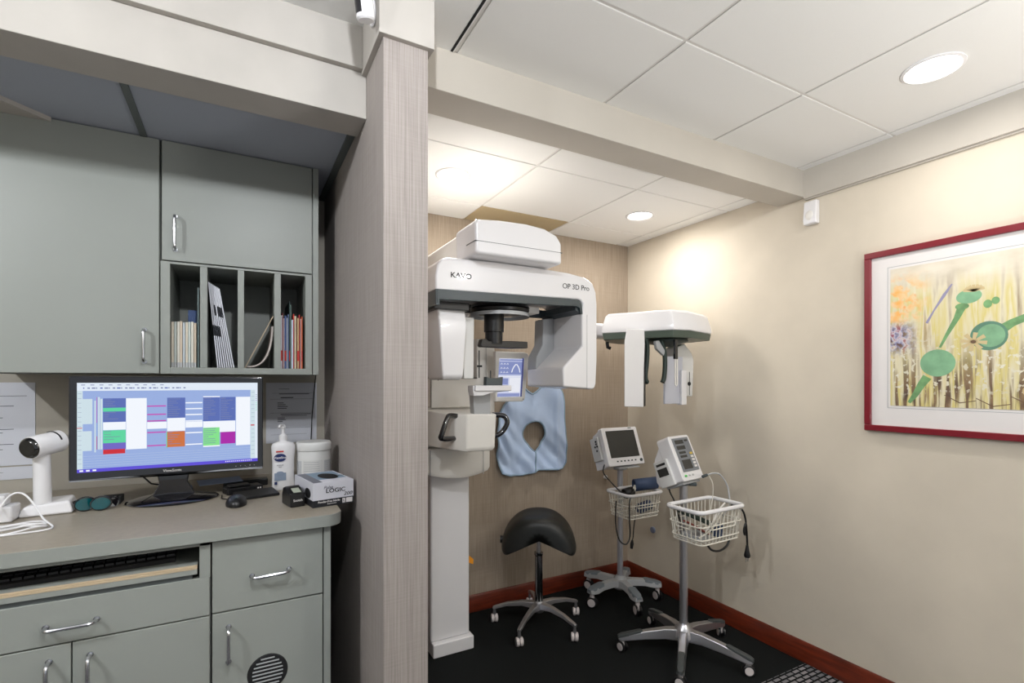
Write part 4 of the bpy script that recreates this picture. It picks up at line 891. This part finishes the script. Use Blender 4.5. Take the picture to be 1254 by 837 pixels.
def rrect(cx, cy, w_, d_, r_, z_, n=6, rot=0):
    pts = []
    for (sx_, sy_, a0) in ((1,1,0),(-1,1,90),(-1,-1,180),(1,-1,270)):
        for k in range(n+1):
            a_ = R(a0+90*k/n); x_ = sx_*(w_/2-r_)+r_*cos(a_); y_ = sy_*(d_/2-r_)+r_*sin(a_)
            pts.append((cx+x_*cos(rot)-y_*sin(rot), cy+x_*sin(rot)+y_*cos(rot), z_))
    return pts
def basket(parent, cx, cy, w_, d_, z0, z1, rot):
    m = MB().tube(rrect(cx,cy,w_,d_,.035,z1,6,rot), .0105, 0, 12, closed=True); m.m = [0]*len(m.m)
    b = MB()
    for zz, s_ in ((z0+(z1-z0)*.55,.95),(z0+(z1-z0)*.15,.90),(z0,.86)): b.tube(rrect(cx,cy,w_*s_,d_*s_,.03,zz,5,rot), .0034, 0, 6, closed=True)
    top = rrect(cx,cy,w_*.985,d_*.985,.035,z1,3,rot); bt_ = rrect(cx,cy,w_*.86,d_*.86,.03,z0,3,rot)
    def along(P_, n):
        L = [0]
        for i in range(len(P_)): L.append(L[-1]+(Vector(P_[(i+1)%len(P_)])-Vector(P_[i])).length)
        out = []
        for k in range(n):
            s_ = L[-1]*k/n; i = max(j for j in range(len(P_)) if L[j] <= s_); u = (s_-L[i])/(L[i+1]-L[i]+1e-9); out.append(Vector(P_[i]).lerp(Vector(P_[(i+1)%len(P_)]), u))
        return out
    N_ = 36; A_, B_ = along(top, N_), along(bt_, N_)
    for p, q_ in zip(A_, B_): b.tube([tuple(p), tuple(p.lerp(q_,.5)+Vector((0,0,0))), tuple(q_)], .0026, 0, 5)
    for k in range(-4, 5):
        x_ = k*w_*.86/10; pa = (cx+x_*cos(rot)+d_*.43*sin(rot), cy+x_*sin(rot)-d_*.43*cos(rot), z0); pb = (cx+x_*cos(rot)-d_*.43*sin(rot), cy+x_*sin(rot)+d_*.43*cos(rot), z0); b.tube([pa, pb], .0024, 0, 5)
    # label-holder loops on the front and sides
    for (lx, ly, hx, hy) in ((0,-d_/2*.93-.008,w_*.30,0),(-w_/2*.93-.010,0,0,d_*.22),(w_/2*.93+.010,0,0,d_*.22)):
        zz0, zz1 = z0+(z1-z0)*.45, z0+(z1-z0)*.72
        P_ = [(lx-hx,ly-hy,zz1),(lx-hx*.85,ly-hy*.85,zz0),(lx+hx*.85,ly+hy*.85,zz0),(lx+hx,ly+hy,zz1)]
        b.tube([(cx+x_*cos(rot)-y_*sin(rot), cy+x_*sin(rot)+y_*cos(rot), z_) for x_,y_,z_ in P_], .0034, 0, 6)
    bk = b.build('basket', M['wirew'], parent); m.build('rim', M['white'], bk)
    return bk

def cart(X, Y, rad, off, name, label, leg_style, pole_r, ztop):
    t = thing(name, label, 'medical stand', (X,Y,0))
    mats_leg = [M['alu'] if leg_style else M['grayp'], mat('dark_rubber_pad',(66,70,70),.5) if leg_style else mat('slate_pad',(120,128,134),.5)]
    MB().lathe([(.04,.075),(.055,.095),(.045,.138),(pole_r*1.3,.16)], (X,Y,0), 0, 28).build('hub', mats_leg[0], t)
    MB().cyl((X,Y,.11), (X,Y,ztop), pole_r, 0, 24).build('pole', M['alu'] if leg_style else mat('pale_silver',(190,190,196),.35,.5), t)
    for k in range(5):
        a_ = R(off+72*k); d_ = Vector((cos(a_), sin(a_), 0)); sd_ = Vector((-sin(a_), cos(a_), 0)); c = Vector((X,Y,0)); L = []
        secs = ((.02,.030,.134,.075),(.10,.024,.132,.080),(.20,.022,.116,.074),(rad,.020,.088,.060),(rad+.018,.012,.082,.064)) if leg_style else ((.02,.045,.140,.085),(.08,.028,.142,.10),(.16,.028,.140,.10),(rad-.03,.036,.128,.092),(rad+.020,.026,.118,.092))
        for r_, w_, zt_, zb_ in secs:
            q_ = c+d_*r_; L.append([tuple(q_-sd_*w_+Vector((0,0,zb_))), tuple(q_+sd_*w_+Vector((0,0,zb_))), tuple(q_+sd_*w_*.75+Vector((0,0,zt_))), tuple(q_-sd_*w_*.75+Vector((0,0,zt_)))])
        lg = MB().loft(L).build('leg', mats_leg[0], t, bevel=.005, seg=3)
        L = []
        s2 = ((rad*.66,.113),(rad*.7,.1145),(rad,.0915),(rad+.020,.084)) if leg_style else ((rad*.62,.140),(rad*.68,.1395),(rad-.01,.1265),(rad+.021,.1185))
        for i, (r_, zt_) in enumerate(s2):
            w_ = (.012,.017,.017,.010)[i]*(1 if leg_style else 1.7); q_ = c+d_*r_
            L.append([tuple(q_-sd_*w_+Vector((0,0,zt_-.014))), tuple(q_+sd_*w_+Vector((0,0,zt_-.014))), tuple(q_+sd_*w_*.85+Vector((0,0,zt_+.0035))), tuple(q_-sd_*w_*.85+Vector((0,0,zt_+.0035)))])
        MB().loft(L).build('foot_pad', mats_leg[1], lg, bevel=.003)
        m = MB(); q_ = c+d_*(rad-.004); caster(m, q_.x, q_.y, (R(-35)+k*.35) if leg_style else R(-20+k*14), r=.028 if leg_style else .035, top=.072 if leg_style else .098, w_=.011, tyre=1, gap=.013); m.build('caster', [M['hubwhite'], M['black']], lg)
    return t

# back cart with the patient monitor
X1, Y1 = 2.21, 2.56
t = t1 = cart(X1, Y1, .245, -105, 'patient_monitor_stand', 'medical stand nearest the wall corner carrying a boxy monitor with a blank grey screen', 0, .019, .865)
basket(t, X1+.01, Y1-.125, .29, .215, .59, .737, R(2))
def tilted(X, Y, Z, rz, tilt): return Matrix.Translation((X,Y,Z)) @ Matrix.Rotation(rz,4,'Z') @ Matrix.Rotation(tilt,4,'X')
T1 = tilted(2.195, 2.47, .900, R(1), R(-20)) @ Matrix.Scale(1.08, 4)
m = MB(); m.T = T1; m.prism([(-.135,0),(.135,0),(.14,.004),(.14,.225),(.132,.232),(-.132,.232),(-.14,.225),(-.14,.004)], 'y', 0, .035); m.prism([(.035,0),(.035,.225),(.10,.205),(.13,.15),(.13,.0)], 'x', -.132, .132)
mo = m.build('monitor', M['white'], t, bevel=.006, seg=3)
m = MB(); m.T = T1; m.box((-.112,-.002,.048), (.112,.001,.212)); m.build('screen', M['screen_off'], mo, bevel=.001)
m = MB(); m.T = T1
for k in range(6): m.box((-.075+k*.028,-.002,.022), (-.063+k*.028,.001,.030))
m.lathe([(.009,-.006),(.009,0)], (.115,0,.024), 0, 18, 'y'); m.box((.07,-.0015,.222), (.095,.001,.227))
m.build('buttons', M['dgray'], mo)
m = MB(); m.T = T1; m.box((-.150,.04,.05), (-.131,.115,.19)); m.build('connector_panel', M['wmetal'], mo, bevel=.004)
m = MB(); m.T = T1
for y_, z_ in ((.06,.165),(.06,.15),(.055,.135),(.075,.135),(.065,.11)): m.lathe([(.006,-.003),(.006,0)], (-.150,y_,z_), 0, 12, 'x')
m.build('sockets', M['black'], mo)
m = MB(); m.prism([(2.13,.888),(2.29,.888),(2.305,.878),(2.12,.878)], 'y', Y1-.09, Y1+.04); m.box((X1-.035,Y1-.03,.855), (X1+.035,Y1+.03,.88)); m.build('mount_bracket', M['grayp'], t, bevel=.002)

# front cart with the vital-signs monitor
X2, Y2 = 2.065, 1.89
t = t2 = cart(X2, Y2, .325, 4, 'vital_signs_monitor_stand', 'medical stand nearest the camera with a narrow tilted vital-signs monitor and printer', 1, .021, .91)
basket(t, X2-.005, Y2-.145, .335, .21, .655, .815, R(2))
T2 = tilted(2.085, 1.835, .925, R(11), R(-24)) @ Matrix.Scale(1.03, 4)
m = MB(); m.T = T2; m.prism([(-.088,0),(.088,0),(.095,.008),(.095,.225),(.085,.236),(-.085,.236),(-.095,.225),(-.095,.008)], 'y', 0, .075); mo = m.build('monitor', M['white'], t, bevel=.012, seg=4)
m = MB(); m.T = T2; m.box((-.070,-.002,.045), (.078,.002,.222)); fp = m.build('front_panel', mat('grey_panel',(120,124,130),.4), mo, bevel=.001)
m = MB(); m.T = T2; m.box((-.052,-.0035,.190), (.022,-.001,.210)); m.box((-.052,-.0035,.160), (.022,-.001,.180)); m.box((-.048,-.0035,.138), (.010,-.001,.150)); m.box((-.048,-.0035,.118), (.010,-.001,.130)); m.box((.035,-.0035,.2), (.062,-.001,.21)); m.box((-.052,-.0035,.058), (.025,-.001,.106)); m.build('readout_windows', M['screen_off'], fp)
m = MB(); m.T = T2
for k in range(5): m.box((.042,-.004,.062+k*.017), (.066,-.001,.073+k*.017), 1 if k == 4 else 0)
m.ell((-.062,-.001,.026), (.012,.002,.006), 2); m.box((-.035,-.002,.022), (-.02,.001,.030), 3); m.box((-.005,-.002,.022), (.01,.001,.030), 3)
m.build('keys', [M['matboard'], mat('yellow_key',(220,190,80),.5), mat('green_key',(80,190,90),.5), M['grayp']], fp)
m = MB(); m.T = T2; m.prism([(.06,.01),(.06,.215),(.125,.15),(.16,.04),(.15,.01)], 'x', -.092, .06); m.build('rear_housing', M['white'], t, bevel=.006)
m = MB(); m.T = T2; m.box((-.108,.045,.0), (-.090,.13,.135)); pr = m.build('printer', M['wmetal'], t, bevel=.004)
m = MB(); m.T = T2; m.cyl((-.116,.088,.078), (-.10,.088,.078), .0, 0, 8) if False else m.box((-.1095,.058,.055), (-.1075,.118,.095)); m.box((-.1095,.06,.108), (-.1075,.115,.12)); m.build('paper_window', M['screen_off'], pr)
m = MB(); m.T = T2; m.box((-.08,.02,-.012), (.08,.12,0)); m.build('mount_plate', M['grayp'], t, bevel=.003)
m = MB().lathe([(.014,0),(.028,.006),(.028,.02),(.018,.03)], (X2,Y2,.885), 0, 20); m.tube([(X2+.02,Y2-.02,.895),(X2+.055,Y2-.035,.893)], .010, 0, 10); m.build('tilt_clamp', M['dgray'], t)
MB().lathe([(.016,.81),(.016,.885)], (X2,Y2,0), 0, 18).build('collar', M['black'], t)

# basket contents and leads
m = MB(); m.tube([(2.235,2.455,.768),(2.375,2.40,.782)], [.036,.036], 0, 20, cap=False); m.v = [(x,y,z) for x,y,z in m.v]
tag(m.build('blood_pressure_cuff', M['blue_cuff'], solid=.007), 'rolled navy blood pressure cuff on top of the rear basket', 'cuff')
m = MB(); m.tube([(2.15,2.45,.722),(2.21,2.44,.738)], [.03,.026], 0, 16, cap=False); tag(m.build('blood_pressure_cuff', M['black'], solid=.006), 'black rolled cuff inside the rear basket left of the navy roll', 'cuff')
m = MB(); m.tube([(2.22,2.39,.635),(2.33,2.42,.64)], .032, 0, 18); tag(m.build('blood_pressure_cuff', M['blue_cuff'], bevel=.004), 'navy cuff lying low inside the rear basket under the roll', 'cuff')
m = MB()
for k in range(4): m.tube(smooth([(2.17+k*.006,2.44,.66),(2.185+k*.007,2.42,.73),(2.215+k*.006,2.43,.775-.004*k),(2.245+k*.004,2.44,.755)]), .0022, 0, 6)
tag(m.build('sensor_lead_bundle', M['wirew']), 'bundle of white sensor leads tucked into the end of the navy cuff', 'cable')
m = MB().tube(smooth([(2.06,2.53,.915),(2.03,2.51,.86),(2.05,2.45,.80),(2.075,2.40,.755),(2.085,2.37,.752)]), .004, 0, 8)
m.build('monitor_cable', M['black'], t1)
m = MB().tube(smooth([(2.15,2.36,.755),(2.115,2.345,.745),(2.09,2.335,.70),(2.085,2.33,.60),(2.08,2.32,.50),(2.05,2.32,.455),(2.015,2.34,.48),(2.005,2.36,.56),(2.02,2.38,.65),(2.04,2.40,.70)]), .0045, 0, 8)
m.build('power_cord', M['black'], t1)
cd = MB().tube(smooth([(2.235,2.44,.58),(2.248,2.47,.50),(2.246,2.475,.43),(2.24,2.475,.41)]), .0035, 0, 8).build('plug_cord', M['black'], t1); MB().tube([(2.24,2.475,.41),(2.236,2.475,.385),(2.232,2.475,.355)], [.006,.012,.009], 0, 12).build('plug', M['black'], cd)
# front basket
m = MB(); m.T = Matrix.Translation((2.015,1.770,0.755)) @ Matrix.Rotation(R(-18),4,'Z') @ Matrix.Rotation(R(24),4,'Y'); m.box((-.095,-.03,-.012), (.095,.03,.012)); tag(m.build('blood_pressure_cuff', M['green'], bevel=.006), 'folded dark green cuff slanting inside the front basket', 'cuff')
m = MB(); m.T = Matrix.Translation((1.970,1.720,0.720)) @ Matrix.Rotation(R(-10),4,'Z') @ Matrix.Rotation(R(30),4,'Y'); m.box((-.07,-.025,-.004), (.07,.025,.004)); tag(m.build('cuff_tube_strap', mat('brick_red_fabric',(128,60,50),.7), bevel=.002), 'brick red strap beside the green cuff in the front basket', 'strap')
for i, pts in enumerate(([(1.980,1.720,0.670),(2.040,1.700,0.720),(2.100,1.700,0.790),(2.160,1.710,0.820),(2.180,1.740,0.780),(2.130,1.770,0.700),(2.060,1.760,0.670)], [(1.950,1.690,0.680),(2.010,1.675,0.710),(2.080,1.680,0.760),(2.140,1.700,0.795),(2.190,1.760,0.760),(2.160,1.800,0.680),(2.060,1.800,0.665)])):
    MB().tube(smooth(pts), .004, 0, 8).build('air_hose', [M['offwhite'], M['wirew']][i], t2)
m = MB().box((2.090,1.690,0.658), (2.130,1.730,0.720)).box((2.135,1.740,0.658), (2.170,1.790,0.690)); tag(m.build('sensor_clip', M['blue_cuff'], bevel=.006), 'blue sensor clip lying at the right of the front basket', 'sensor')
m = MB().box((1.950,1.700,0.658), (2.050,1.800,0.682)); tag(m.build('probe_cover_box', M['grayp'], bevel=.003), 'grey box lying at the bottom of the front basket', 'box')
# leads and cords of the front stand
MB().tube(smooth([(2.160,1.82,.945),(2.19,1.80,.955),(2.225,1.79,.945),(2.255,1.775,.90),(2.262,1.765,.85),(2.250,1.755,.79),(2.20,1.75,.74)]), .0042, 0, 8).build('sensor_lead', M['grayp'], t2); MB().tube([(2.130,1.822,.938),(2.160,1.82,.945)], .008, 0, 12).build('lead_connector', M['dgray'], t2)
MB().tube(smooth([(2.165,1.81,.94),(2.180,1.80,.90),(2.175,1.795,.84),(2.155,1.79,.78),(2.135,1.785,.72)]), .0022, 0, 6).build('thin_lead', M['wirew'], t2)
MB().tube(smooth([(2.00,1.93,.90),(1.985,1.91,.86),(1.975,1.87,.82),(1.97,1.84,.76),(1.98,1.81,.68)]), .004, 0, 8).build('monitor_cable', M['black'], t2)
cd = MB().tube(smooth([(2.195,1.70,.81),(2.240,1.67,.785),(2.255,1.66,.73),(2.245,1.655,.69),(2.22,1.64,.67),(2.20,1.63,.70),(2.215,1.63,.73),(2.232,1.638,.68),(2.236,1.638,.63),(2.236,1.638,.605)]), .005, 0, 8).build('plug_cord', M['black'], t2)
MB().tube([(2.236,1.638,.615),(2.236,1.638,.59),(2.236,1.638,.565),(2.236,1.638,.555)], [.006,.010,.016,.013], 0, 14).build('plug', M['black'], cd)
MB().box((2.226,1.637,.532), (2.229,1.640,.556)).box((2.242,1.637,.532), (2.245,1.640,.556)).build('prongs', M['chrome'], cd)
MB().tube(smooth([(1.98,1.67,.652),(2.01,1.665,.620),(2.06,1.66,.610),(2.11,1.66,.625),(2.13,1.66,.652)]), .0055, 0, 8).build('extension_cord', M['black'], t2)

# ============================================================ CAMERA, WORLD, VIEW
cam = bpy.data.cameras.new('camera'); co = bpy.data.objects.new('camera', cam); COL.objects.link(co)
cam.sensor_width = 36; cam.lens = 36*613.6/1254; cam.shift_y = .0395; cam.clip_start = .05
co.location = (0,0,CAM_H); co.rotation_euler = (R(90),0,-R(28.63)); bpy.context.scene.camera = co
w = bpy.data.worlds.new('world'); w.use_nodes = True; bpy.context.scene.world = w
w.node_tree.nodes['Background'].inputs[0].default_value = (.90,.95,1,1); w.node_tree.nodes['Background'].inputs[1].default_value = .5
vs = bpy.context.scene.view_settings; vs.view_transform = 'Standard'; vs.look = 'None'; vs.gamma = 1; vs.use_curve_mapping = False; vs.exposure = 0.1
